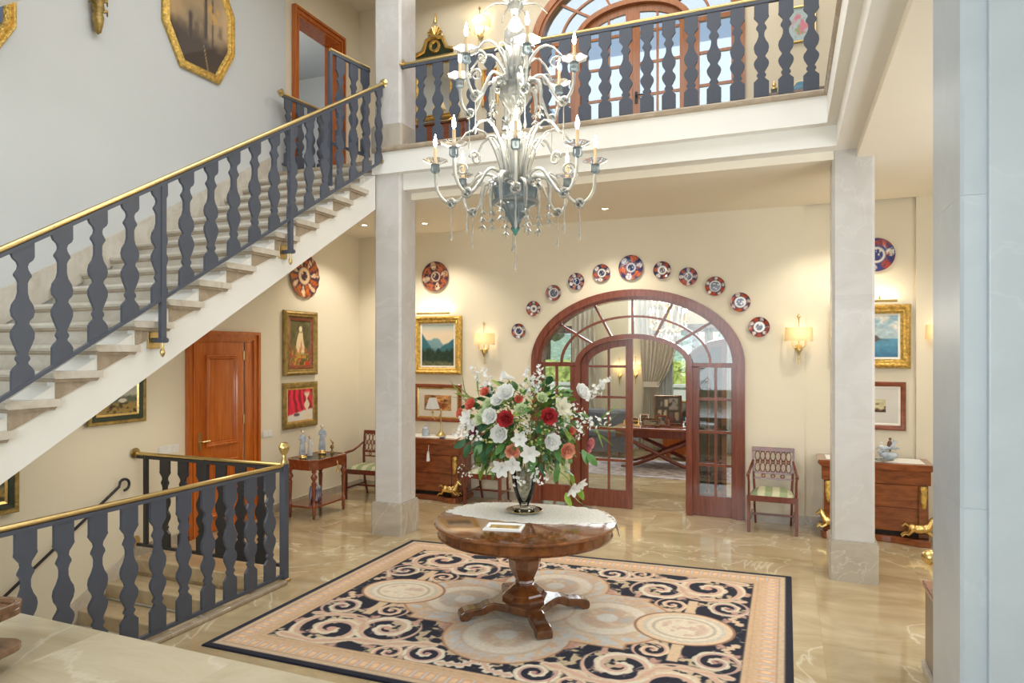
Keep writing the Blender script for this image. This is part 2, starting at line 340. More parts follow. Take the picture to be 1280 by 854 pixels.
# ================================================================ THE SHELL
XL, XR, YB, CE, F2, TOP = -6.35, 3.0, 9.15, 3.97, 4.55, 7.6
AX = -1.945                                  # centre line of both arched doors
def arch_wall(m, x0, x1, z0, z1, y0, y1, cx, hw, zs, rise, n=28):
    pts = [(cx - hw * math.cos(PI * i / n), zs + rise * math.sin(PI * i / n)) for i in range(n + 1)]
    m.box(x0, cx - hw, y0, y1, z0, z1); m.box(cx + hw, x1, y0, y1, z0, z1)
    for (xa, za), (xb, zb) in zip(pts, pts[1:]):
        m.add([(xa, y0, za), (xb, y0, zb), (xb, y0, z1), (xa, y0, z1), (xa, y1, za), (xb, y1, zb), (xb, y1, z1), (xa, y1, z1)],
              [(0, 1, 2, 3), (5, 4, 7, 6), (0, 4, 5, 1), (3, 2, 6, 7)])
    return m
m = M(); arch_wall(m, -6.6, .21, 0, F2, YB, YB + .2, AX, 1.40, 2.0, .94)
m.box(.21, 1.41, YB + .05, YB + .2, 0, F2); m.box(1.41, XR, YB, YB + .2, 0, F2)
struct('wall_back', m, MT['cream'], 'cream plastered end wall of the hall around the arched doors')
m = M(); arch_wall(m, -6.6, XR, F2, TOP, YB, YB + .2, AX, 1.40, F2 + 2.0, .94)
struct('wall_back_upper', m, MT['cream'], 'cream upper wall behind the balcony balustrade')
m = M(); m.box(-6.6, XL, -3.2, 9.35, -2.2, F2); m.box(-6.6, XL, -3.2, 7.62, F2, TOP); m.box(-6.6, XL, 8.62, 9.35, F2, TOP); m.box(-6.6, XL, 7.62, 8.62, 6.88, TOP)
struct('wall_left', m, MT['cream'], 'cream side wall below and beyond the staircase')
def stair_z(y): return 1.84 + .6084 * (y - 2.713)
m = M().prism([(-3.2, stair_z(-3.2) - .15), (7.37, stair_z(7.37) - .15), (7.37, TOP), (-3.2, TOP)], XL, XL + .05, 'x')
struct('wall_stair', m, MT['grey'], 'pale grey wall rising along the staircase')
struct('wall_right', M().box(XR, XR + .2, -3.2, 9.35, -.2, TOP), MT['cream'], 'cream wall on the far right side of the hall')
struct('wall_entrance', M().box(-6.6, XR + .2, -3.4, -3.2, -2.2, TOP), MT['cream'], 'cream entrance wall behind the viewer')
struct('ceiling_upper', M().box(-6.6, XR + .2, -3.4, 9.35, TOP, TOP + .2), MT['ceil'], 'plain ceiling above the upper floor')
# lower ceiling, three stepped mouldings round the open well, upper floor
def well_slab(x_edge, y_edge, z0, z1, xl=-4.54, yl=7.21):
    m = M(); m.box(xl, XR, y_edge, YB, z0, z1); m.box(x_edge, XR, 2.5, y_edge, z0, z1); m.box(XL, xl, yl, YB, z0, z1); return m
struct('ceiling', well_slab(.608, 7.08, CE, 4.06), MT['ceil'], 'plain cream ceiling of the ground floor gallery')
struct('trim_1', well_slab(.426, 6.90, 4.05, 4.25), MT['white'], 'lower white band of the balcony edge')
struct('trim_2', well_slab(.343, 6.80, 4.24, 4.50), MT['white'], 'upper white band of the balcony edge')
struct('floor_upper', well_slab(.315, 6.77, 4.49, F2, yl=7.185), MT['brownstone'], 'stone floor slab of the balcony with a rounded marble edge', bevel=.02)
struct('ceiling_entrance', M().box(XL + .05, XR, -3.2, 2.5, 4.13, F2), MT['white'], 'white soffit above the raised entrance landing')

# floor slabs
def tiles(parent, x0, x1, y0, y1, step, z, mt, hole=None, th=.03):
    nx = max(1, round((x1 - x0) / step)); ny = max(1, round((y1 - y0) / step)); sx = (x1 - x0) / nx; sy = (y1 - y0) / ny; cache = {}
    for i in range(nx):
        for j in range(ny):
            a, b, c, d = x0 + i * sx, x0 + (i + 1) * sx, y0 + j * sy, y0 + (j + 1) * sy
            if hole and a < hole[1] - .01 and c < hole[3] - .01 and b > hole[0] + .01 and d > hole[2] + .01: continue
            if 'm' not in cache: cache['m'] = M().box(.0003, sx - .0003, .0003, sy - .0003, -th, 0).mesh('tile', mt)
            link('tile', cache['m'], parent, (a, c, z))
fl = struct('floor', M().box(-4.34, XR, 2.5, 9.35, -.2, -.031).box(XL, -4.34, 5.08, 9.35, -.2, -.031), MT['floor'], 'polished beige veined marble floor of the hall')
tiles(fl, -4.34, XR, 2.55, 9.35, .92, 0, MT['floor']); tiles(fl, XL, -4.34, 5.08, 9.35, .95, 0, MT['floor'])
ld = struct('floor_landing', M().box(-4.28, XR, -3.2, 2.53, -.2, .629), MT['landing'], 'raised beige marble landing in front of the rug')
tiles(ld, -4.28, XR, -2.0, 2.53, .95, .66, MT['landing'])
struct('floor_stair_side', M().box(XL, -4.28, -3.2, 1.0, -.2, .66), MT['landing'], 'marble floor at the foot of the staircase')

# skirting
m = M().box(XL, -3.42, YB - .018, YB, 0, .11).box(-.47, .21, YB - .018, YB, 0, .11).box(1.41, XR, YB - .018, YB, 0, .11).box(.21, 1.41, YB + .03, YB + .05, 0, .11)
struct('baseboard_back', m, MT['plinth'], 'low stone skirting along the end wall')
struct('baseboard_left', M().box(XL, XL + .018, 5.1, 5.72, 0, .11).box(XL, XL + .018, 6.9, YB, 0, .11), MT['plinth'], 'low stone skirting along the side wall')

# columns, of stacked marble blocks on a plinth
def chamfer(x0, x1, y0, y1, c): return [(x0 + c, y0), (x1 - c, y0), (x1, y0 + c), (x1, y1 - c), (x1 - c, y1), (x0 + c, y1), (x0, y1 - c), (x0, y0 + c)]
def column(name, label, x0, x1, y0, y1, z0, z1, ph, mt, pm, blocks, ch=.025):
    cx, cy = (x0 + x1) / 2, (y0 + y1) / 2; hx, hy = (x1 - x0) / 2, (y1 - y0) / 2
    t = thing(name, label, 'column', (cx, cy, z0)); t['kind'] = 'structure'; zz = ph
    for k, h in enumerate(blocks):
        ztop = z1 - z0 if k == len(blocks) - 1 else min(zz + h, z1 - z0)
        obj('block', M().prism(chamfer(-hx, hx, -hy, hy, ch), zz + .0008, ztop, 'z'), mt, t); zz = ztop
    if ph:
        p = .03; obj('plinth', M().prism(chamfer(-hx - p, hx + p, -hy - p, hy + p, .02), 0, ph - .018, 'z').prism(chamfer(-hx - p + .012, hx + p - .012, -hy - p + .012, hy + p - .012, .02), ph - .018, ph, 'z'), pm, t)
    return t
column('column', 'pale marble column on a beige plinth at the top end of the staircase', -4.53, -4.17, 6.83, 7.2, 0, 4.5, .38, MT['column'], MT['plinth'], [1.15, 1.15, 2])
column('column', 'pale marble column standing in front of the commode with horse mounts', .40, .76, 7.07, 7.43, 0, 4.3, .38, MT['column'], MT['plinth'], [1.15, 1.15, 2])
column('column', 'upper marble column rising from the balcony edge beside the stair door', -4.53, -4.17, 6.83, 7.2, F2, TOP, .27, MT['column'], MT['plinth'], [1.4, 2])
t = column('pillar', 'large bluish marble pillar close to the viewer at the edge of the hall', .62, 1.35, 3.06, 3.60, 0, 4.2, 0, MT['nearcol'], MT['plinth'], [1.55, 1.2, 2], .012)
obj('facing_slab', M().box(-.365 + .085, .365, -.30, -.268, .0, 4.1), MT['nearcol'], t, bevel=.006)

# basement stair well: inner walls, steps
struct('wall_stairwell', M().box(-4.335, -4.28, .8, 5.08, -2.2, -.2), MT['cream'], 'cream inner wall of the basement stairwell')
struct('wall_stairwell_end', M().box(XL, -4.34, 5.09, 5.2, -2.2, -.2), MT['cream'], 'cream end wall below the top of the basement steps')
bs = thing('basement_steps', 'beige marble steps going down below the brass and iron rail', 'steps', (-5.3, 5.08, -.17))
for k in range(9):
    z = -.17 * (k + 1); y1 = -.29 * k; y0 = y1 - .29 if k else -.29
    obj('step', M().box(-1.04, .955, y1 - .31, y1 + .02 if k else -.002, z - .14 + .17, z + .17), MT['stepbrown'], bs, bevel=.012)
obj('skirting', M().prism([(-2.6, -1.45), (.0, .08), (.0, .28), (-2.6, -1.2)], -1.045, -1.03, 'x'), MT['tread'], bs)
obj('top_curb', M().box(-1.03, .94, -.02, .004, .03, .17), MT['stepbrown'], bs, bevel=.01)
# ================================================================ STAIRCASE
st = thing('staircase', 'pale stone staircase with white string climbing along the grey wall to the balcony', 'staircase', (-4.5, 2.713, 1.84))
RI, GO = .1807, .297; S_ = RI / GO
def SP(name, m, mt, **kw): return obj(name, m, mt, st, **kw)
# white string and sloping soffit
SP('string', M().prism([(-4.6, -4.6 * S_ - .50), (4.10, 4.10 * S_ - .50), (4.10, 4.10 * S_ - .10), (-4.6, -4.6 * S_ - .10)], -.22, 0, 'x'), MT['white'])
SP('soffit', M().prism([(-4.6, -4.6 * S_ - .495), (4.4, 4.4 * S_ - .495), (4.4, 4.4 * S_ - .25), (-4.6, -4.6 * S_ - .25)], -1.8, -.22, 'x'), MT['white'])
def tread_profile(y, z, dep): return [(y, z - .05), (y - .018, z - .044), (y - .028, z - .025), (y - .018, z - .006), (y, z), (y + dep, z), (y + dep, z - .05)]
treads = {}
for k in range(-6, 15):
    y, z = GO * k, RI * k; wide = 0.05 if k < 13 else -.045
    key = k < 13
    if key not in treads:
        mt_ = M().prism(tread_profile(0, 0, GO + .03), -1.80, wide, 'x'); mr = M().box(-1.80, -.005 if key else -.05, .012, .03, -RI, -.045)
        mb = M().prism([(.015, -RI + .0), (.04, -RI), (GO + .02, -.045), (.015, -.045)], -.2, .012 if key else -.05, 'x')
        me = M().box(-.055, .006, .004, .016, -RI, -.045); mo = M().prism([(.0, -.072), (-.012, -.060), (-.010, -.048), (GO + .02, -.048), (GO + .0, -.072)], -1.80, wide - .02, 'x')
        treads[key] = (mt_.mesh('tread', MT['tread']), mr.mesh('riser', MT['tread']), mb.mesh('end_block', MT['brownstone']), me.mesh('riser_end', MT['white']), mo.mesh('tread_moulding', MT['brownstone']))
    for nm, me in zip(('tread', 'riser', 'end_block', 'riser_end', 'tread_moulding'), treads[key]): link(nm, me, st, (0, y, z))
SP('riser', M().box(-1.8, -.05, GO * 15 + .012, GO * 15 + .03, RI * 14, RI * 15 - .06), MT['tread'])
# stone skirting climbing the wall
sk = [(-2.2, -2.2 * S_ - .1), (4.45, 4.45 * S_ - .1), (4.45, 4.45 * S_ + .22)]
for k in range(12, -7, -2): sk += [(GO * k + .25, GO * k * S_ + .42), (GO * k - .30, GO * k * S_ + .12)] if False else [(GO * k, GO * k * S_ + .21)]
SP('wall_skirting', M().prism(sk, -1.80, -1.775, 'x'), MT['tread'])

# ================================================================ RAILINGS
BP = [(0, .98), (.075, 1.0), (.10, .86), (.125, .5), (.15, .38), (.175, .44), (.21, .72), (.222, .74), (.245, .52), (.27, .38), (.34, .38), (.385, .52), (.43, .88), (.475, 1.0), (.515, .9), (.545, .56), (.565, .5), (.585, .7), (.63, 1.0), (.67, .98), (.72, .74), (.775, .42), (.79, .42), (.81, .58), (.825, .60), (.845, .42), (.858, .44), (.885, .78), (.91, .98), (1, 1.0)]
BQ = [(0, .95), (.14, .95), (.16, 1.0), (.185, .75), (.21, .48), (.235, .42), (.265, .66), (.28, .70), (.30, .50), (.325, .38), (.37, .40), (.41, .60), (.45, .92), (.485, 1.0), (.525, .88), (.56, .58), (.58, .50), (.595, .62), (.625, .92), (.65, 1.0), (.68, .9), (.71, .66), (.74, .44), (.752, .44), (.768, .62), (.78, .62), (.795, .42), (.81, .50), (.835, .85), (.845, 1), (1, 1)]
def baluster_m(H, slope, W=.068, th=.024):
    pf = BP if slope else BQ
    L = [(-w_ * W, H * (1 - t) + (slope * -w_ * W if t in (0, 1) else 0)) for t, w_ in pf]; Rr = [(w_ * W, H * (1 - t) + (slope * w_ * W if t in (0, 1) else 0)) for t, w_ in pf]
    return M().prism(L + Rr[::-1], -th / 2, th / 2, 'y')
def railing(name, label, loc, rotz, L, slope, xs, z_bar, z_rail, mt=None, rail=None, W=.068, start=0.0, rosettes=(), bar_to=None, bar=True):
    """local x runs along the rail; z_bar and z_rail: heights at x = 0"""
    mt = mt or MT['iron']; t = thing(name, label, 'railing', loc, rotz)
    H = z_rail - .035 - z_bar - .012; me = baluster_m(H, slope, W).mesh('baluster', mt)
    for x in xs: link('baluster', me, t, (x, 0, z_bar + .012 + slope * x))
    if bar: obj('bottom_bar', M().prism([(start, z_bar - .014 + slope * start), (L, z_bar - .014 + slope * L), (L, z_bar + .014 + slope * L), (start, z_bar + .014 + slope * start)], -.016, .016, 'y'), mt, t)
    obj('top_bar', M().prism([(start, z_rail - .05 + slope * start), (L, z_rail - .05 + slope * L), (L, z_rail - .022 + slope * L), (start, z_rail - .022 + slope * start)], -.018, .018, 'y'), mt, t)
    obj('handrail', M().tube([(start, 0, z_rail - .004 + slope * start), (L, 0, z_rail - .004 + slope * L)], .020, 10), rail or MT['brass'], t, smooth=40)
    for x, z in rosettes:
        obj('rosette', M().lathe([(.0, -.05), (.022, -.05), (.03, -.03), (.018, -.015), (.05, -.004), (.055, .0), (0, .0)], 14, Matrix.Translation((x, 0, z)) @ Matrix.Rotation(PI / 2, 4, 'Y')), MT['brass'], t, smooth=40)
    return t
def post(t, x, z0, z1, hw=.021, mt=None): return obj('newel_post', M().box(x - hw, x + hw, -hw, hw, z0, z1), mt or MT['iron'], t, bevel=.003)
# main stair
YS = 1.2
t = railing('stair_railing', 'sloping balustrade of dark flat balusters under a brass handrail on the stairs', (-4.40, 2.63, 0), R(90), 4.17, .6075, [.13 + .248 * i for i in range(-5, 17)], 1.86, 2.768, start=-1.3,
            rosettes=[(4.20, 2.768 + .6075 * 4.19), (4.20, 1.86 + .6075 * 4.16)])
for x in (1.15, 2.585):
    z = 1.86 + .6075 * x; post(t, x, z - .34, z + .86)
    p = obj('bracket_arm', M().tube([(x, .10, z - .32), (x, -.045, z - .32)], .02, 8), MT['iron'], t, smooth=40)
    obj('bracket_plate', M().box(x - .055, x + .055, .085, .10, z - .385, z - .255), MT['brass'], t, bevel=.004)
    obj('bracket_finial', M().lathe([(0, -.115), (.012, -.105), (.02, -.08), (.016, -.055), (.008, -.045), (.012, -.03), (.01, 0)], 10, Matrix.Translation((x, 0, z - .335))), MT['brass'], t, smooth=60)
# short guards round the stair head
t = railing('stair_guard', 'short dark guard rail ending at the grey wall beside the upper door', (-6.14, 7.12, 0), R(84), .75, 0, [.10, .31, .52, .70], 4.62, 5.55, rosettes=[(-.02, 5.55)])
t = railing('stair_guard', 'short dark guard rail with a square post in front of the upper doorway', (-4.76, 6.30, 0), R(80), .62, 0, [.15, .36, .55], 4.50, 5.56)
post(t, .0, 4.02, 5.53, .019)
# balcony
t = railing('balcony_railing', 'long balcony balustrade of dark flat balusters with brass rail over the white bands', (-4.17, 6.86, F2), 0, 4.50, 0, [.26 + .217 * i for i in range(20)], .014, .96, bar=False, rosettes=[(0.03, .96)])
obj('bottom_bar', M().box(0, 4.5, -.012, .012, 0, .014), MT['iron'], t)
# round the basement opening
t = railing('basement_railing', 'balustrade of dark flat balusters with brass rail between the stairwell and the rug', (-4.36, 5.08, 0), R(-90), 2.55, 0, [.19 + .2375 * i for i in range(10)], .06, 1.09)
post(t, .0, .0, 1.10, .03)
obj('post_finial', M().lathe([(.03, 0), (.034, .02), (.02, .05), (.024, .06), (.015, .085), (.03, .10), (.048, .14), (.05, .165), (.04, .18), (.035, .2), (0, .2)], 12, Matrix.Translation((0, 0, 1.10))), MT['brass'], t, smooth=50)
obj('post_foot', M().box(-.045, .045, -.045, .045, 0, .03), MT['brass'], t, bevel=.008)
obj('floor_kerb', M().box(.05, 2.5, .02, .09, .0, .035), MT['brownstone'], t, bevel=.01)
t = railing('stairwell_end_railing', 'nearly black balustrade with brass rail across the back of the basement stairs', (-6.29, 5.10, 0), 0, 1.88, 0, [.39 + .25 * i for i in range(6)], .14, 1.09, mt=MT['black'], rosettes=[(-.03, 1.09), (-.03, .17)])
post(t, .12, .14, 1.08, .02, MT['black']); post(t, .95, .0, 1.08, .02, MT['black'])
# basement handrail with scrolled end
hr = thing('wall_handrail', 'thin black iron handrail with a curled end on the wall above the basement steps', 'handrail', (-6.28, 4.9, .8))
sc = [(0, -2.6, -1.80), (0, -.02, -.02)] + [(0, .035 + .058 * math.sin(a), -.03 + .058 * math.cos(a) + .02) for a in [x * .45 - .9 for x in range(0, 10)]]
obj('rail', M().tube(sc, .014, 8), MT['black'], hr, smooth=60)
for k in (-.6, -1.9): obj('wall_bracket', M().tube([(0, k, k * .69 - .02), (-.03, k, k * .69 - .05), (-.065, k, k * .69 - .05)], .009, 6), MT['black'], hr)
# ================================================================ ARCHED GLAZED DOORS
def ell(hw, zs, rise, a): return (-hw * math.cos(R(a)), zs + rise * math.sin(R(a)))
def bar(m, p, q, w, d): # bar between two (x, z) points, centred on y = 0
    p = Vector(p); q = Vector(q); n = (q - p).normalized(); n = Vector((-n.y, n.x)) * w / 2
    return m.prism([tuple(p - n), tuple(q - n), tuple(q + n), tuple(p + n)], -d / 2, d / 2, 'y')
def arch_band(m, hw0, r0, hw1, r1, zs, zb, y0, y1, n=36):
    """band between an outer and an inner arch with straight sides down to zb"""
    A = [(-hw0, zb)] + [ell(hw0, zs, r0, 180 * i / n) for i in range(n + 1)] + [(hw0, zb)]
    B = [(-hw1, zb)] + [ell(hw1, zs, r1, 180 * i / n) for i in range(n + 1)] + [(hw1, zb)]
    k = len(A); vs = [(x, y0, z) for x, z in A] + [(x, y0, z) for x, z in B] + [(x, y1, z) for x, z in A] + [(x, y1, z) for x, z in B]; fs = []
    for i in range(k - 1):
        fs += [(i, k + i, k + i + 1, i + 1), (2 * k + i, 2 * k + i + 1, 3 * k + i + 1, 3 * k + i), (i, i + 1, 2 * k + i + 1, 2 * k + i), (k + i, 3 * k + i, 3 * k + i + 1, k + i + 1)]
    fs += [(0, 2 * k, 3 * k, k), (k - 1, 2 * k - 1, 4 * k - 1, 3 * k - 1)]
    return m.add(vs, fs)
ZR = [.25, .655, 1.09, 1.525, 1.95]
def arched_door(name, label, z0, wd, gl, open_right, y=YB):
    t = thing(name, label, 'arched doors', (AX, y, z0)); t['kind'] = 'structure'
    m = M(); arch_band(m, 1.455, 1.0, 1.40, .945, 2.0, 0, -.035, .02); arch_band(m, 1.425, .97, 1.345, .90, 2.0, 0, -.055, .03); arch_band(m, 1.37, .925, 1.30, .86, 2.0, 0, -.03, .14)
    obj('casing', m, wd, t, smooth=30)
    m = M(); arch_band(m, .80, .43, .725, .365, 1.965, 0, -.035, .09); obj('door_frame', m, wd, t, smooth=30)
    m = M()
    for s in (-1, 1): m.box(min(s * .72, s * 1.31), max(s * .72, s * 1.31), .02, .08, 1.945, 2.005)
    obj('transom', m, wd, t)
    zs = 2.0
    # fanlight: glazing bars and a pane in each bay
    OU = [(0, 0), (1.30, .86)]; ang_o = [0, 38, 66, 90, 114, 142, 180]; ang_i = [0, 44, 68, 90, 112, 136, 180]; ang_m = [0, 41, 67, 90, 113, 139, 180]
    o_ = lambda a: ell(1.31, zs, .868, a); mi = lambda a: ell(1.02, zs, .635, a); in_ = lambda a: ell(.80, 1.965, .43, a)
    for a, b in zip(ang_o[1:-1], ang_i[1:-1]): obj('fan_bar', bar(M(), o_(a), in_(b), .032, .05), wd, t, loc=(0, .05, 0))
    m = M(); arch_band(m, 1.036, .65, 1.004, .62, zs, 1.97, .03, .075); obj('fan_arc', m, wd, t, smooth=30)
    def bay(fa, a0, a1, fb, b0, b1, n=8):
        P = [fa(a0 + (a1 - a0) * i / n) for i in range(n + 1)] + [fb(b1 + (b0 - b1) * i / n) for i in range(n + 1)]
        obj('pane', M().prism(P, .048, .054, 'y'), gl, t)
    for k in range(6): bay(o_, ang_o[k], ang_o[k + 1], mi, ang_m[k], ang_m[k + 1]); bay(mi, ang_m[k], ang_m[k + 1], in_, ang_i[k], ang_i[k + 1])
    # side lights
    for s in (-1, 1):
        m = M()
        for a, b in ((.79, .885), (1.285, 1.33)): m.box(min(s * a, s * b), max(s * a, s * b), .02, .08, .001, 1.96)
        m.box(min(s * .88, s * 1.29), max(s * .88, s * 1.29), .02, .08, .001, .265); sl = obj('side_light', m, wd, t, bevel=.004)
        for z in (.67, 1.10, 1.53): obj('glazing_bar', M().box(min(s * .88, s * 1.29), max(s * .88, s * 1.29), .03, .07, z - .018, z + .018), wd, sl)
        obj('glazing_bar', M().box(s * 1.09 - .017, s * 1.09 + .017, .032, .068, .26, 1.95), wd, sl)
        for z0_, z1_ in zip([.26, .67, 1.10, 1.53], [.67, 1.10, 1.53, 1.95]):
            for a, b in ((.88, 1.09), (1.09, 1.29)): obj('pane', M().box(min(s * a, s * b), max(s * a, s * b), .047, .053, z0_, z1_), gl, sl)
    # leaves
    for s in (-1, 1):
        hinge = s * .722; lf = M(); n = 16
        X = lambda x: x - hinge              # leaf is built about its hinge
        A = [(hinge, .006)] + [(.722 * s * math.cos(R(90 * i / n)), 1.965 + .362 * math.sin(R(90 * i / n))) for i in range(n + 1)] + [(s * .004, .006)]
        B = [(s * .63, .25)] + [(.63 * s * math.cos(R(86 * i / n)), 1.955 + .275 * math.sin(R(86 * i / n))) for i in range(n + 1)] + [(s * .095, .25)]
        B[-2] = (s * .095, B[-2][1]); k = len(A); vs = []
        for yy in (-.022, .022): vs += [(X(x), yy, z) for x, z in A] + [(X(x), yy, z) for x, z in B]
        fs = []
        for i in range(k):
            j = (i + 1) % k; fs += [(i, k + i, k + j, j), (2 * k + i, 2 * k + j, 3 * k + j, 3 * k + i), (i, j, 2 * k + j, 2 * k + i), (k + i, 3 * k + i, 3 * k + j, k + j)]
        if s > 0: fs = [f[::-1] for f in fs]
        lf.add(vs, fs); op = open_right and s > 0
        leaf = obj('door_leaf', lf, wd, t, loc=(hinge, .055, 0), rot=(0, 0, R(-128) if op else 0))
        for z in ZR[1:]: obj('glazing_bar', M().box(min(X(s * .63), X(s * .095)), max(X(s * .63), X(s * .095)), -.018, .018, z - .017, z + .017), wd, leaf)
        xm = s * .335; obj('glazing_bar', M().box(X(xm) - .015, X(xm) + .015, -.017, .017, .25, 2.20), wd, leaf)
        for z0_, z1_ in zip(ZR, ZR[1:]):
            for a, b in ((.095, .335), (.335, .63)): obj('pane', M().box(min(X(s * a), X(s * b)), max(X(s * a), X(s * b)), -.003, .003, z0_, z1_), gl, leaf)
        for a, b in ((.095, .335), (.335, .628)):
            P = [(X(s * a), 1.95), (X(s * b), 1.95)] + [(X(s * x), 1.955 + .275 * math.sqrt(max(0, 1 - (x / .635) ** 2))) for x in [b + (a - b) * i / 8 for i in range(9)]]
            obj('pane', M().prism(P, -.003, .003, 'y'), gl, leaf)
        if s < 0: continue
        hx = X(s * .05); m = M()
        for sd in (-1, 1): m.box(hx - .018, hx + .018, sd * .03 - .004, sd * .03 + .004, .98, 1.14); m.tube([(hx, sd * .03, 1.08), (hx, sd * .075, 1.08), (hx + s * .11, sd * .075, 1.075)], .009, 8)
        obj('door_handle', m, MT['brass'] if s < 0 else MT['black'], leaf)
    return t
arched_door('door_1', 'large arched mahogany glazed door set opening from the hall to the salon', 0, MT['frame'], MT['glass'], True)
arched_door('door_2', 'arched daylight-tinted wooden glazed door set on the upper floor behind the balcony balustrade', F2, MT['upframe'], MT['upglass'], False)

# ---------------------------------------------------------------- panelled door in the side wall, local x = along the wall, facing -y
def casing_m(w, h, cw, pr=(.0, .0)):
    P = [(-w / 2, 0), (-w / 2, h), (w / 2, h), (w / 2, 0)]
    m = M()
    def U(a, b, y0, y1): # U-shaped band from inset a to inset b
        q = [(-w / 2 + a, 0), (-w / 2 + a, h - a), (w / 2 - a, h - a), (w / 2 - a, 0), (w / 2 - b, 0), (w / 2 - b, h - b), (-w / 2 + b, h - b), (-w / 2 + b, 0)]
        for k in range(3): m.prism([q[k], q[k + 1], q[6 - k], q[7 - k]], y0, y1, 'y')
    U(0, cw * .3, -.065, .0); U(cw * .28, cw * .55, -.04, .0); U(cw * .53, cw * .8, -.052, .0); U(cw * .78, cw, -.032, .0); return m, U
t = thing('door_3', 'orange polished panelled door standing in the wall beneath the staircase', 'door', (XL + .002, 6.32, 0), R(90)); t['kind'] = 'structure'
m, _ = casing_m(1.13, 2.40, .13); obj('casing', m, MT['door'], t)
lf = obj('door_leaf', M().box(-.44, .30, -.022, 0, .01, 2.27), MT['door'], t, bevel=.003)
obj('jamb_strip', M().box(.33, .44, -.03, .0, .0, 2.27), MT['door'], t, bevel=.006)
for z0, z1 in ((1.02, 2.12), (.18, .86)):
    fr = frame_m([(-.31, z0), (.19, z0), (.19, z1), (-.31, z1)], [(0, .022), (.006, .058), (.022, .062), (.034, .046), (.046, .048), (.058, .030), (.064, .022)]); obj('panel_moulding', fr, MT['door'], lf)
    obj('panel', M().box(-.25, .13, -.034, -.02, z0 + .06, z1 - .06), MT['door'], lf, bevel=.012)
for z in (2.05, 1.25, .35): obj('hinge', M().tube([(.315, -.02, z), (.315, -.02, z + .11)], .012, 8), MT['brass'], t, smooth=60)
obj('door_handle', M().box(-.40, -.36, -.032, -.02, 1.0, 1.2).tube([(-.38, -.03, 1.1), (-.38, -.07, 1.1), (-.27, -.07, 1.1)], .01, 8), MT['brass'], lf)
# upper doorway with a room behind
t = thing('door_4', 'orange wooden door casing of the open doorway at the head of the stairs', 'doorway', (XL + .002, 8.13, F2), R(90)); t['kind'] = 'structure'
m, _ = casing_m(1.16, 2.42, .12); m.box(-.50, -.47, -.0, .25, 0, 2.34).box(.47, .50, 0, .25, 0, 2.34).box(-.5, .5, 0, .25, 2.30, 2.34); obj('casing', m, MT['door'], t)
struct('wall_upper_room', M().box(-9.2, -9.1, 6.5, 10.5, F2, TOP).box(-9.2, -6.6, 10.4, 10.5, F2, TOP).box(-9.2, -6.6, 6.5, 6.6, F2, TOP).box(-9.2, -6.35, 6.5, 10.5, F2 - .1, F2).box(-9.2, -6.6, 6.5, 10.5, 7.3, 7.4), MT['grey'], 'plain grey walls of the room behind the upper doorway')
t = thing('inner_door', 'dark framed door with blue grey panel seen through the upper doorway', 'door', (-9.08, 9.6, F2), R(90))
m, _ = casing_m(1.1, 2.25, .16); obj('casing', m, MT['doordark'], t); obj('door_panel', M().box(-.40, .40, -.02, 0, 0, 2.1), MT['bluegrey'], t)
light('upper_room_fill', 'POINT', (-8.0, 8.2, 6.6), 25, (1, .95, .9), shadow_soft_size=.2)  # point light added to brighten the room beyond the doorway; no lamp stands there

# ---------------------------------------------------------------- windows of the salon
def window(name, label, cx, w, h, y):
    t = thing(name, label, 'window', (cx, y, 0)); t['kind'] = 'structure'
    m = M().box(-w / 2, -w / 2 + .09, -.04, .06, 0, h).box(w / 2 - .09, w / 2, -.04, .06, 0, h).box(-w / 2, w / 2, -.04, .06, h - .09, h).box(-w / 2, w / 2, -.04, .06, 0, .12)
    obj('window_frame', m, MT['doordark'], t, bevel=.005)
    for k in (-1, 1):
        x0, x1 = (-w / 2 + .08, -.02) if k < 0 else (.02, w / 2 - .08)
        sash = obj('sash', M().box(x0, x0 + .07, -.025, .025, .12, h - .09).box(x1 - .07, x1, -.025, .025, .12, h - .09).box(x0, x1, -.025, .025, h - .17, h - .09).box(x0, x1, -.025, .025, .12, .32), MT['doordark'], t)
        obj('pane', M().box(x0 + .07, x1 - .07, -.003, .003, .32, h - .17), MT['glass'], sash)
    return t
YS_ = 15.0
m = M(); W = [(-5.35, 1.75), (-1.55, 1.9)]; x = -6.6
for cx, w_ in W: m.box(x, cx - w_ / 2, YS_, YS_ + .2, 0, 3.9); m.box(cx - w_ / 2, cx + w_ / 2, YS_, YS_ + .2, 2.75, 3.9); x = cx + w_ / 2
m.box(x, 3.2, YS_, YS_ + .2, 0, 3.9); struct('wall_salon', m, MT['cream'], 'cream window wall of the salon beyond the arched door')
struct('wall_salon_left', M().box(-6.8, -6.6, 9.35, 15.2, 0, 3.9), MT['cream'], 'cream wall of the salon beyond the sofas'); struct('wall_salon_right', M().box(3.0, 3.2, 9.35, 15.2, 0, 3.9), MT['cream'], 'cream wall at the right end of the salon')
struct('ceiling_salon', M().box(-6.8, 3.2, 9.35, 15.2, 3.7, 3.95), MT['ceil'], 'plain ceiling of the salon')
fs = struct('floor_salon', M().box(-6.8, 3.2, 9.35, 15.2, -.2, -.031), MT['floor'], 'polished beige marble floor of the salon'); tiles(fs, -6.6, 3.0, 9.35, 15.0, 1.1, 0, MT['floor'])
window('window_1', 'dark framed garden window behind the white curtain of the salon', W[0][0], W[0][1], 2.75, YS_ + .08); window('window_2', 'dark framed garden window beside the tied back taupe curtain', W[1][0], W[1][1], 2.75, YS_ + .08)
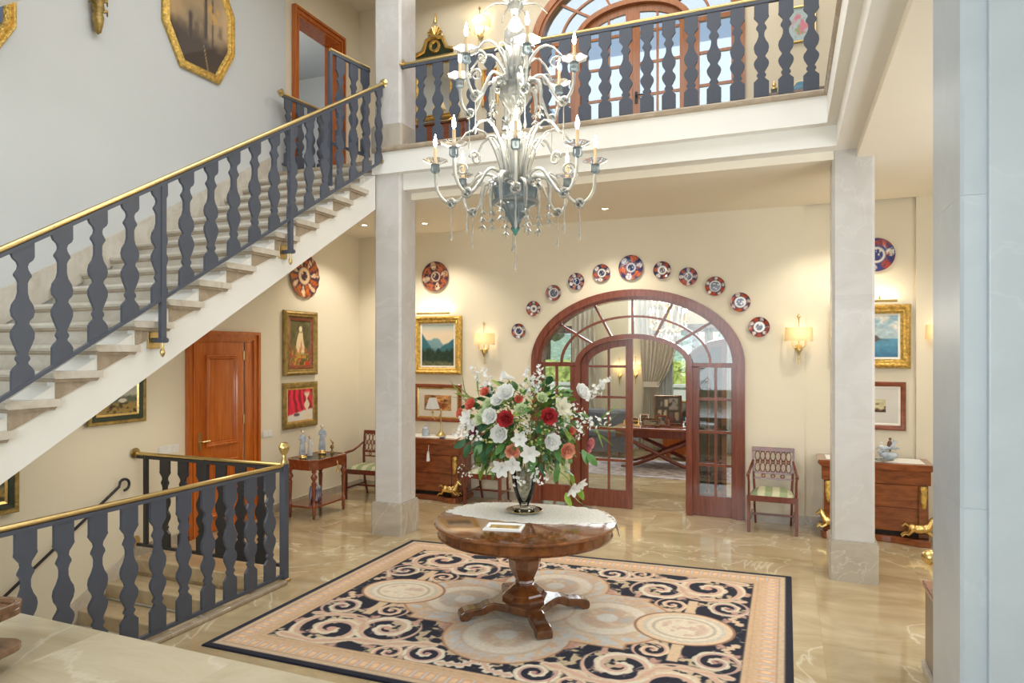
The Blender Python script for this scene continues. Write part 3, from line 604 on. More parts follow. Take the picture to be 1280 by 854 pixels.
# ================================================================ PICTURES, PLATES AND LAMPS ON THE WALLS
def P_mount(u, v): # teal mountain valley under a warm sky
    c = mixc(full(u, (226, 208, 180)), (150, 178, 182), clamp((v - .8) / .25)); r1 = .80 - .30 * u + .16 * (fbm(u * 4, v * 0, 3) - .5) * 2; c = mixc(c, (120, 158, 165), clamp((r1 - v) * 30))
    r2 = .38 + .42 * np.abs(u - .3) ** 1.1 + .1 * (fbm(u * 6, v * 0, 5) - .5); r2 = np.maximum(r2, .82 - 1.2 * u); c = mixc(c, (58, 112, 122), clamp((r2 - v) * 25)); r3 = .42 + .25 * (fbm(u * 14, v * 3, 8) - .5)
    c = mixc(c, (38, 62, 48), clamp((r3 - v) * 14)); c = mixc(c, (108, 112, 82), clamp((.14 + .1 * (fbm(u * 9, v * 9, 2) - .5) - v) * 14)); return c * (1 + (fbm(u * 22, v * 22, 4) - .5) * clamp((.55 - v) * 4) * .9)[..., None]
def P_girl(u, v):
    c = full(u, (98, 94, 52)) * (.5 + 1.0 * fbm(u * 6, v * 6, 2))[..., None]; d = ((u - .52 - .03 * np.sin(v * 9)) / (.11 + .13 * clamp((.74 - v) * 3) - .08 * clamp((.42 - v) * 5))) ** 2
    c = mixc(c, (236, 214, 168), clamp((1 - d) * 3) * clamp((.80 - v) * 12) * clamp((v - .2) * 9)); c = mixc(c, (240, 224, 190), clamp((1 - ((u - .52) / .09) ** 2 - ((v - .82) / .07) ** 2) * 3)); c = mixc(c, (176, 60, 70), clamp(1 - np.abs(u - .55) / .035) * clamp((.58 - v) * 9) * clamp((v - .3) * 9))
    n = fbm(u * 16, v * 16, 9); k = clamp((.36 - v + .22 * fbm(u * 5, v * 5, 1)) * 5); c = mixc(c, (198, 150, 52), k * clamp((n - .45) * 9)); return mixc(c, (200, 56, 40), k * clamp((fbm(u * 14, v * 14, 21) - .54) * 14))
def P_red(u, v):
    c = full(u, (178, 30, 56)) * (.6 + .75 * np.abs(np.sin((u * .9 + .55 * v * u) * 9 + 7 * fbm(u * 2.2, v * 1.4, 4))) ** .8)[..., None]; c = mixc(c, (232, 226, 214), clamp((.24 + .16 * u + .1 * (fbm(u * 8, v * 2, 3) - .5) - v) * 20))
    d = ((u - .76) / (.075 + .05 * np.sin(v * 16))) ** 2; c = mixc(c, (236, 220, 190), clamp((1 - d) * 3) * clamp((.95 - v) * 9)); c = mixc(c, (96, 128, 78), clamp((fbm(u * 11, v * 11, 6) - .58) * 14) * clamp((v - .5) * 4) * clamp(np.abs(u - .5) * 4 - .9)); return mixc(c, (90, 84, 84), clamp((1 - ((u - .35) / .13) ** 2 - ((v - .2) / .06) ** 2) * 3))
def P_sepia(u, v):
    n = fbm(u * 4, v * 4, 12); c = full(u, (206, 150, 90)) * (.55 + .8 * n)[..., None]; d = ((u - .55) / .36) ** 2 + ((v - .4 - .12 * np.sin(u * 7)) / .26) ** 2; c = mixc(c, (150, 74, 34), clamp((1 - d) * 2) * clamp(n * 1.6)); return mixc(c, (84, 40, 22), clamp((fbm(u * 10, v * 10, 3) - .58) * 8))
def P_sea(u, v):
    c = mixc(full(u, (176, 198, 206)), (128, 168, 190), clamp((v - .6) * 2)); c = mixc(c, (226, 224, 214), clamp((fbm(u * 4, v * 6, 7) - .52) * 6) * clamp((v - .5) * 5)); c = mixc(c, (86, 148, 178), clamp((.46 - v) * 60)); c = mixc(c, (60, 120, 160), clamp((.3 - v) * 4))
    r = .44 + .27 * np.exp(-((u - .32) / .16) ** 2) + .10 * np.exp(-((u - .58) / .1) ** 2) + .05 * (fbm(u * 16, v * 6, 2) - .5); c = mixc(c, (92, 84, 84), clamp((r - v) * 30) * clamp((v - .38 - .03 * np.sin(u * 20)) * 40) * clamp((.85 - u) * 9)); return c * (.86 + .28 * fbm(u * 20, v * 20, 3))[..., None]
def P_engr(u, v):
    c = full(u, (206, 200, 158)) * (.85 + .3 * fbm(u * 6, v * 6, 1))[..., None]; k = clamp((fbm(u * 7, v * 5, 33) - .44) * 9) * clamp((.78 - v) * 8); c = mixc(c, (110, 72, 48), k); return mixc(c, (70, 46, 34), clamp((.24 - v + .06 * np.sin(u * 14)) * 12))
def P_ship(u, v):
    c = mixc(full(u, (150, 128, 94)), (205, 170, 122), clamp((fbm(u * 3, v * 3, 5) - .3) * 2)); c = mixc(c, (92, 74, 54), clamp((fbm(u * 7, v * 4, 8) - .55) * 6) * clamp((.62 - v) * 5)); c = mixc(c, (58, 44, 34), clamp((.42 - v + .2 * (fbm(u * 6, v * 6, 11) - .5)) * 6))
    for x, z0, z1, w_ in ((.60, .3, 1., .03), (.72, .25, .8, .02), (.34, .2, .55, .03)): c = mixc(c, (52, 38, 30), clamp((w_ - np.abs(u - x)) * 90) * clamp((v - z0) * 20) * clamp((z1 - v) * 20))
    c = mixc(c, (196, 150, 70), clamp((1 - ((u - .74) / .13) ** 2 - ((v - .62) / .13) ** 2) * 2) * clamp((fbm(u * 12, v * 12, 4) - .35) * 5)); return mixc(c, (200, 168, 108), clamp((.012 - np.abs(u - .55 - .3 * (.3 - v))) * 90) * clamp((.3 - v) * 9))
def P_blue(u, v): return mixc(full(u, (96, 112, 140)), (50, 66, 104), clamp(fbm(u * 4, v * 4, 6) * 1.4 - .2))
def P_land(u, v):
    c = mixc(full(u, (186, 186, 170)), (140, 158, 168), clamp((v - .7) * 3)); c = mixc(c, (96, 106, 88), clamp((.62 + .2 * (fbm(u * 5, v * 2, 4) - .5) - v) * 14)); c = mixc(c, (158, 132, 74), clamp((.4 + .12 * (fbm(u * 6, v * 5, 14) - .5) - v) * 10)); c = mixc(c, (52, 46, 30), clamp((fbm(u * 12, v * 12, 3) - .52) * 7) * clamp((.6 - v) * 5)); return mixc(c, (216, 212, 196), clamp((1 - ((u - .62) / .12) ** 2 - ((v - .42) / .07) ** 2) * 3))
def P_flor(u, v):
    c = full(u, (178, 200, 204)); c = mixc(c, (216, 130, 150), clamp((1 - ((u - .5) / .32) ** 2 - ((v - .5) / .36) ** 2) * 3) * clamp((fbm(u * 7, v * 7, 3) - .36) * 6)); return mixc(c, (140, 170, 110), clamp((fbm(u * 9, v * 9, 15) - .6) * 9))
GOLD = [(0, 0), (0, .03), (.012, .05), (.035, .062), (.06, .045), (.075, .05), (.09, .03), (.10, .02), (.105, .012)]
FLAT = [(0, 0), (0, .025), (.01, .032), (.04, .03), (.055, .018), (.058, .008)]
def picture(name, label, loc, rotz, w, h, prof, fm, fn, scale=1.0, mount=None, mat_w=0, slip=None, poly=None, sec=None, nx=44, inner=None):
    """faces local -y; loc is the picture's centre on the wall"""
    t = thing(name, label, 'picture', loc, rotz); pr = [(a * scale, b) for a, b in prof]; pg = poly or rect(w, h); last = pr[-1][0]
    fr = obj('frame', frame_m(pg, [(0, .002)] + pr), fm, t, smooth=35)
    if sec:
        a = last; prof2 = [(a - .01 * scale, .02), (a - .006 * scale, .03), (a + .035 * scale, .024), (a + .045 * scale, .012)]; obj('inner_frame', frame_m(pg, prof2), sec, t); last = a + .045 * scale
    if slip:
        obj('slip', frame_m(pg, [(last - .004, .014), (last, .018), (last + .022, .012), (last + .024, .008)]), slip, t); last += .022
    cw, ch = w - 2 * last, h - 2 * last
    if mount:
        obj('mount', M().prism([(p.x, p.y) for p in mitre(pg, last - .004)], -.010, -.004, 'y'), mount, t)
        cw -= 2 * mat_w; ch -= 2 * mat_w
    oc = None
    if poly: oc = poly[1][0] and (h / 2 - poly[2][1])
    obj('canvas', canvas_m(cw + .01, ch + .01, fn, -.012, None if poly is None else oc * .9, nx, int(nx * max(.6, min(2, ch / cw)))), MT['paint'], t, smooth=180)
    return t
XW = XL + .052
picture('painting', 'teal mountain valley painting in a heavy carved gold frame by the top column', (-4.92, YB - .004, 2.25), 0, .81, .885, GOLD, MT['gold'], P_mount, 1.05, slip=MT['whitemount'], nx=60)
picture('drawing', 'sepia figure drawing in a brown frame with wide mount above the writing commode', (-4.92, YB - .004, 1.375), 0, .80, .57, FLAT, MT['mahog'], P_sepia, .9, mount=MT['paper'], mat_w=.10, slip=MT['goldplain'])
picture('painting', 'seascape painting with a rocky island in a carved gold frame', (.93, YB + .046, 2.335), 0, .86, .76, GOLD, MT['gold'], P_sea, 1.05, slip=MT['whitemount'], nx=60)
picture('engraving', 'small sepia engraving with wide grey mount in a dark red wooden frame', (.93, YB + .046, 1.505), 0, .76, .575, FLAT, MT['mahog'], P_engr, 1.0, mount=MT['pale'], mat_w=.135, slip=MT['whitemount'])
picture('painting', 'portrait of a girl in white among flowers in a deep gilt frame', (XL + .004, 7.71, 2.272), R(90), .70, .90, GOLD, MT['olive'], P_girl, .95, sec=MT['mahog'], nx=44)
picture('painting', 'painting of red drapery and a pale statue in a green and gilt frame', (XL + .004, 7.715, 1.405), R(90), .72, .635, FLAT, MT['olive'], P_red, 1.35, slip=MT['goldplain'])
picture('painting', 'landscape painting with pale tower in black and gilt frame half hidden by the stairs', (XW, 4.87, 1.68), R(90), .64, .52, FLAT, MT['olive'], P_land, .8, sec=MT['darkgreen'], slip=MT['goldplain'])
picture('painting', 'dark framed landscape painting hung low beneath the bottom of the stairs', (XW, 3.56, 1.02), R(90), .70, .56, FLAT, MT['olive'], P_land, .9, sec=MT['darkgreen'], slip=MT['goldplain'])
def octagon(w, h, c): return [(-w / 2 + c, -h / 2), (w / 2 - c, -h / 2), (w / 2, -h / 2 + c), (w / 2, h / 2 - c), (w / 2 - c, h / 2), (-w / 2 + c, h / 2), (-w / 2, h / 2 - c), (-w / 2, -h / 2 + c)]
OP = [(0, 0), (0, .03), (.012, .045), (.035, .05), (.045, .03), (.075, .042), (.09, .03), (.10, .012)]
def octo(label, y, z, fn):
    w, h, cxx, czz = 1.03, 1.31, .235, .42
    pg = [(-w / 2 + cxx, -h / 2), (w / 2 - cxx, -h / 2), (w / 2, -h / 2 + czz), (w / 2, h / 2 - czz), (w / 2 - cxx, h / 2), (-w / 2 + cxx, h / 2), (-w / 2, h / 2 - czz), (-w / 2, -h / 2 + czz)]
    t = thing('octagonal_painting', label, 'picture', (XW, y, z), R(90)); obj('frame', frame_m(pg, [(0, .002)] + OP), MT['gold'], t, smooth=30)
    ip = mitre(pg, .095); m = M(); ny, nx = 72, 48; cols = []; H = h / 2 - .095
    for j in range(ny):
        z_ = -H + 2 * H * j / (ny - 1); W_ = ip[2].x if abs(z_) < ip[3].y else ip[2].x + (ip[1].x - ip[2].x) * (abs(z_) - ip[3].y) / (H - ip[3].y)
        for i in range(nx): x_ = -W_ + 2 * W_ * i / (nx - 1); m.v.append((x_, -.012, z_)); cols.append((x_ / .84 + .5, z_ / (2 * H) + .5))
    m.f = [(j * nx + i, j * nx + i + 1, (j + 1) * nx + i + 1, (j + 1) * nx + i) for j in range(ny - 1) for i in range(nx - 1)]
    U = np.array(cols); C = slin(np.clip(fn(U[:, 0], U[:, 1]), 0, 255)); m.c = np.concatenate([C, np.ones((len(C), 1))], 1); obj('canvas', m, MT['paint'], t, smooth=180); return t
octo('octagonal gold framed brown harbour painting with tall masts on the grey stair wall', 5.91, 6.0, P_ship)
octo('octagonal gold framed blue painting hung lower down the grey stair wall', 3.37, 5.235, P_blue)
picture('painting', 'pink flower picture on pale blue in thin gold frame on the upper wall', (.16, YB - .004, 6.22), 0, .36, .45, FLAT, MT['goldplain'], P_flor, .4)
picture('painting', 'narrow red and gold picture on the upper wall behind the chandelier', (-4.05, YB - .004, 6.05), 0, .26, .55, FLAT, MT['goldplain'], lambda u, v: mixc(full(u, (178, 70, 40)), (226, 150, 70), clamp((fbm(u * 5, v * 5, 3) - .4) * 4)), .6)

# ---------------------------------------------------------------- porcelain plates
def plate_col(r, a, k):
    """painted china: blue and iron red panels round a blue and white medallion"""
    n, ri, blue, red, base, ph, med = k; C = full(r, base); fl = fbm(r * 9 + 3 * np.cos(a), 3 * np.sin(a) + 5 * a / PI, n + int(ph * 7)); pa = (a / (2 * PI) * n + ph) % 1
    rim = (r > ri); lobe = clamp((1 - ((pa - .5) / .34) ** 2 - ((r - (1 + ri) / 2) / ((1 - ri) * .46)) ** 2) * 6); odd = (np.floor(a / (2 * PI) * n + ph) % 2 == 0)
    bgc = np.where(rim, 1., 0.); C = mixc(C, blue, bgc * (.95)); C = mixc(C, red, bgc * clamp((fl - .5) * 14) * .8); pc = np.where(odd[..., None], np.asarray(base, float), np.asarray(red, float))
    C = C * (1 - lobe[..., None]) + (pc * (.75 + .5 * fl[..., None])) * lobe[..., None]; C = mixc(C, blue, lobe * clamp((fbm(r * 22 + a * 2, a * 6, n + 3) - .58) * 14)); C = mixc(C, red, lobe * np.where(odd, 1., 0.) * clamp((fbm(r * 17 - a * 2, a * 7, n + 13) - .62) * 14))
    inn = ~rim; C = mixc(C, blue, np.where(inn, 1., 0.) * clamp((.035 - np.abs(r - ri + .03)) * 60)); C = mixc(C, base, np.where(inn, 1., 0.) * clamp((r - med) * 40) * .7); C = mixc(C, blue, clamp((med - r) * 40) * clamp((fbm(r * 8 * np.cos(a) + 4, r * 8 * np.sin(a) + 4, n + 1) - .30) * 9)); return mixc(C, red, clamp((.02 - np.abs(r - .985)) * 60))
NAVY = (34, 44, 96); IRON = (172, 82, 56); CREAM_ = (226, 222, 214)
def plate(label, loc, rotz, rad, k, scal=0, group=None, na=72, nr=22):
    m = M(); cols = []; rr = np.linspace(0, 1, nr)
    for r in rr:
        for i in range(na):
            a = 2 * PI * i / na; q = rad * r * (1 + scal * math.cos(a * 16) * r ** 3); d = -.012 - .02 * max(0, (r - .55) / .45) ** 1.3
            m.v.append((q * math.cos(a), d, q * math.sin(a))); cols.append((r, a))
    for j in range(nr - 1):
        for i in range(na): i2 = (i + 1) % na; m.f.append((j * na + i, j * na + i2, (j + 1) * na + i2, (j + 1) * na + i))
    n0 = len(m.v)                        # back of the plate
    for i in range(na): a = 2 * PI * i / na; m.v.append((rad * .6 * math.cos(a), -.001, rad * .6 * math.sin(a))); cols.append((.99, a))
    for i in range(na): i2 = (i + 1) % na; m.f.append(((nr - 1) * na + i, (nr - 1) * na + i2, n0 + i2, n0 + i))
    m.f.append(tuple(n0 + i for i in range(na))[::-1])
    c = np.array(cols); C = slin(np.clip(plate_col(c[:, 0], c[:, 1], k), 0, 255)); m.c = np.concatenate([C, np.ones((len(C), 1))], 1)
    o = obj('plate', m, MT['china'], None, smooth=50, loc=loc, rot=(0, 0, rotz)); return tag(o, label, 'plate', group)
PG = 'painted plates round the arched door'; ORD = 'first second third fourth fifth'.split()
PL = [(-3.593, 2.452, .108, (6, .62, NAVY, IRON, CREAM_, .1, .42), 'small blue centred plate lowest at the top column side of the arch'), (-3.364, 2.771, .109, (9, .5, (70, 60, 90), IRON, CREAM_, .3, .22), 'small plate with tiny blue middle, second up on the lamp and drawing side'),
      (-3.061, 2.986, .114, (6, .66, (90, 96, 120), IRON, CREAM_, .5, .50), 'plate with bold navy middle, third up the near side of the arch'), (-2.725, 3.137, .118, (8, .44, NAVY, (196, 130, 104), CREAM_, .0, .36), 'navy plate with eight pale medallions, higher up left of the big plate'),
      (-2.363, 3.239, .122, (6, .52, (40, 50, 86), IRON, CREAM_, .2, .34), 'pale six panelled plate just left of the big top plate'), (-1.956, 3.296, .169, (6, .40, NAVY, (204, 104, 60), (206, 208, 216), .25, .28), 'biggest plate hung at the crown of the arch'),
      (-1.536, 3.241, .118, (6, .50, (36, 40, 80), IRON, CREAM_, .6, .34), 'six panelled plate just right of the big top plate'), (-1.197, 3.141, .121, (8, .46, NAVY, (190, 92, 70), CREAM_, .5, .36), 'navy plate with eight red and pale medallions right of the crown'),
      (-.857, 3.002, .125, (10, .60, (70, 66, 88), (178, 70, 44), CREAM_, .2, .52), 'plate with large pale grey middle on the chair side of the arch'), (-.547, 2.786, .123, (7, .60, (60, 66, 110), (190, 84, 46), CREAM_, .4, .42), 'orange panelled plate with blue middle, second lowest on the chair side'),
      (-.32, 2.465, .127, (9, .56, (44, 44, 76), (178, 72, 44), CREAM_, .7, .34), 'dark rimmed plate lowest on the chair side beside the wall lamp')]
for x, z, r, k, lb in PL: plate(lb, (x, YB - .001, z), 0, r, k, group=PG)
plate('large dark red and navy plate above the gold framed mountain painting', (-4.957, YB - .001, 3.298), 0, .228, (8, .38, (62, 40, 60), (170, 96, 62), (206, 182, 150), .2, .26))
plate('large blue and red plate above the seascape, partly behind the column', (1.0, YB + .049, 3.316), 0, .20, (6, .5, (48, 56, 120), (176, 70, 52), CREAM_, .3, .36))
plate('scalloped orange and navy dish on the side wall just under the stairs', (XL + .001, 7.80, 3.227), R(90), .31, (14, .42, (66, 44, 62), (190, 96, 36), (222, 190, 150), .3, .24), scal=.025, na=96)

# ---------------------------------------------------------------- wall lamps and picture lights
def sconce(label, loc, rotz=0, power=1.1, group='parchment shaded wall lamps'):
    t = thing('wall_lamp', label, 'wall lamp', loc, rotz, group)
    n = 24; rows = []
    for z in (-.085, .085): rows.append([(.165 * math.cos(PI + PI * i / n) * (1.0 if z < 0 else .97), -.02 + .14 * math.sin(PI + PI * i / n) * (1 if z < 0 else .97), z) for i in range(n + 1)])
    m = M().strip(rows)
    sh = obj('lamp_shade', m, shade_m, t, smooth=180)
    obj('back_plate', M().lathe([(0, -.025), (.03, -.02), (.045, 0)], 14, Matrix.Translation((0, -.0, -.17)) @ Matrix.Rotation(PI / 2, 4, 'X') @ Matrix.Scale(-1, 4, (0, 0, 1))), MT['brass'], t, smooth=50)
    obj('stem', M().lathe([(.0, -.37), (.010, -.36), (.006, -.33), (.014, -.30), (.007, -.28), (.012, -.24), (.026, -.21), (.036, -.18), (.02, -.155), (.008, -.14), (.006, .13), (.006, .20), (.022, .22), (.004, .25), (0, .265)], 12, Matrix.Translation((0, -.055, 0))), MT['brass'], t, smooth=50)
    for s in (-1, 1):
        a = obj('arm', M().tube([(0, -.055, -.16), (s * .05, -.06, -.165), (s * .075, -.06, -.14), (s * .075, -.06, -.09)], .007, 8), MT['brass'], t, smooth=60)
        obj('candle_sleeve', M().tube([(s * .075, -.06, -.14), (s * .075, -.06, -.03)], .011, 8), MT['candle'], a, smooth=60); obj('bulb', M().ball((s * .075, -.06, 0), (.014, .014, .028), 8), MT['bulb'], a, smooth=180)
    l = light('wall_lamp_light', 'POINT', (0, -.07, .02), power, WARM, shadow_soft_size=.03); l.parent = t
    return t
shade_m = None
def _shade():
    m = bpy.data.materials.new('lit_parchment'); m.use_nodes = True; t = m.node_tree; t.nodes.clear(); o = nd(t, 'ShaderNodeOutputMaterial')
    d = nd(t, 'ShaderNodeBsdfDiffuse'); d.inputs[0].default_value = (.85, .74, .5, 1); tl = nd(t, 'ShaderNodeBsdfTranslucent'); tl.inputs[0].default_value = (.82, .64, .36, 1)
    mx = nd(t, 'ShaderNodeMixShader'); mx.inputs[0].default_value = .32; t.links.new(d.outputs[0], mx.inputs[1]); t.links.new(tl.outputs[0], mx.inputs[2]); t.links.new(mx.outputs[0], o.inputs[0]); return m
shade_m = _shade()
sconce('parchment shaded brass wall lamp between the mountain painting and the arch', (-4.13, YB - .002, 2.34)); sconce('parchment shaded brass wall lamp above the carved armchair beside the arch', (.14, YB - .002, 2.367)); sconce('parchment shaded brass wall lamp half hidden by the near pillar', (1.66, YB - .002, 2.38))
sconce('brass wall lamp with pale shade glowing on the upper floor behind the chandelier', (-4.20, YB - .002, 7.0), power=5)
def picture_light(label, loc, w, power=1.6):
    t = thing('picture_light', label, 'picture light', loc)
    obj('tube', M().tube([(-w / 2, -.10, 0), (w / 2, -.10, 0)], .016, 10), MT['brass'], t, smooth=60)
    for s in (-1, 1): obj('arm', M().tube([(s * .10, -.10, .01), (s * .10, -.09, .06), (s * .10, -.04, .065), (s * .10, -.002, .03)], .006, 6), MT['brass'], t, smooth=60)
    l = light('picture_light_lamp', 'AREA', (0, -.09, .03), power, WARM, (R(180 - 35), 0, 0), shape='RECTANGLE', size=w, size_y=.02); l.parent = t
picture_light('slim brass picture light over the mountain painting', (-4.95, YB - .002, 2.735), .56); picture_light('slim brass picture light over the seascape', (.93, YB + .048, 2.755), .56)
# switches
def switch(label, loc, n): 
    t = thing('light_switch', label, 'switch', loc, R(90)); obj('cover_plate', M().box(-.045 * n, .045 * n, -.008, 0, -.045, .045), MT['switch'], t, bevel=.003)
    for k in range(n): x = -.045 * n + .09 * k + .045; obj('rocker', M().box(x - .034, x + .034, -.012, -.006, -.032, .032), MT['switch'], t, bevel=.003)
switch('white triple light switch on the wall before the orange door', (XL + .052 if False else XL + .001, 5.53, 1.07), 3); switch('white double light switch between the orange door and the gilt framed pictures', (XL + .001, 7.07, 1.07), 2)
# gilt bracket on the stair wall
t = thing('gilt_wall_bracket', 'ornate greenish gilt wall bracket between the two octagonal paintings', 'wall bracket', (XW, 4.62, 5.27), R(90))
obj('stem', M().lathe([(0, -.02), (.03, .01), (.045, .08), (.055, .16), (.04, .2), (.06, .24), (.05, .3), (.08, .36), (.06, .5), (.09, .6), (.05, .7)], 12, Matrix.Translation((0, -.06, 0))), MT['olive'], t, smooth=60)
m = M()
for a in range(7): m.tube([(0, -.06, .2 + .05 * a), ((-1) ** a * .08, -.08, .24 + .05 * a), ((-1) ** a * .10, -.06, .20 + .05 * a)], [.02, .016, .006], 6)
obj('acanthus_leaves', m, MT['olive'], t, smooth=60)
# gilt mirror on the upper wall
t = thing('wall_mirror', 'black and gold crested mirror hanging on the upper wall behind the balustrade', 'mirror', (-4.96, YB - .004, 6.15))
obj('frame', frame_m(rect(.66, .92), [(0, .002), (0, .03), (.02, .045), (.05, .03), (.06, .04), (.08, .02), (.085, .012)]), MT['gold'], t, smooth=35); obj('mirror_glass', M().box(-.26, .26, -.012, -.006, -.39, .39), MT['mirror'], t)
obj('crest_panel', M().prism([(-.34, .47), (.34, .47), (.28, .56), (.20, .58), (.13, .76), (-.13, .76), (-.20, .58), (-.28, .56)], -.03, -.002, 'y'), MT['darkgreen'], t)
obj('gilt_cornice', M().box(-.37, .37, -.055, -.002, .45, .50), MT['goldplain'], t, bevel=.008)
m = M().ring((0, -.035, .65), .075, .028, 18).tube([(-.33, -.035, .56), (-.2, -.035, .60), (-.14, -.035, .76), (0, -.035, .80), (.14, -.035, .76), (.2, -.035, .60), (.33, -.035, .56)], .034, 6)
for a in range(7): b = R(30 + 20 * a); m.tube([(0, -.03, .80), (.13 * math.cos(b), -.03, .80 + .15 * math.sin(b))], [.012, .022], 6)
for s in (-1, 1):
    obj('gilt_urn', M().ball((s * .35, -.03, .55), (.035, .03, .05), 8), MT['goldplain'], t, smooth=60); obj('gilt_scroll', M().tube([(s * .33, -.03, -.36), (s * .40, -.03, -.44), (s * .25, -.04, -.52), (0, -.04, -.54)], .03, 6), MT['goldplain'], t, smooth=60)
obj('gilt_crest', m, MT['goldplain'], t, smooth=50); obj('hanging_cord', M().tube([(-.14, -.02, .76), (0, -.01, 1.12), (.14, -.02, .76)], .006, 5).tube([(0, -.015, 1.02), (0, -.015, 1.16)], [.02, .008], 6), MT['goldplain'], t)
# recessed ceiling spots
for i, (x, y, lb) in enumerate([(-4.74, 8.42, 'small recessed ceiling spot beside the top column'), (-2.13, 8.40, 'small recessed ceiling spot above the arched door'), (.55, 8.40, 'small recessed ceiling spot added above the seascape'), (-5.6, 8.2, 'small recessed ceiling spot added in the corner above the corner chair')]):  # the seascape and corner spots are added, unseen lamps that brighten the gallery
    t = thing('ceiling_spot', lb, 'ceiling light', (x, y, CE), 0, 'recessed ceiling spots'); obj('trim_ring', M().lathe([(.055, -.001), (.058, -.008), (.05, -.012), (.04, -.004), (.04, -.001)], 20, cap=False), MT['brass'], t, smooth=40); obj('lens', M().lathe([(.041, -.003), (.041, -.001)], 16), MT['spot'], t)
    l = light('ceiling_spot_light', 'SPOT', (0, 0, -.03), 72, (1, .90, .76), (0, 0, 0), spot_size=R(118), spot_blend=.6, shadow_soft_size=.05); l.parent = t
for x, y in ((1.7, 5.2), (1.7, 7.6)):
    light('side_gallery_fill', 'SPOT', (x, y, CE - .03), 40, (1, .91, .78), (0, 0, 0), spot_size=R(120), spot_blend=.6, shadow_soft_size=.06)  # spot lights added without fixtures to brighten the side gallery
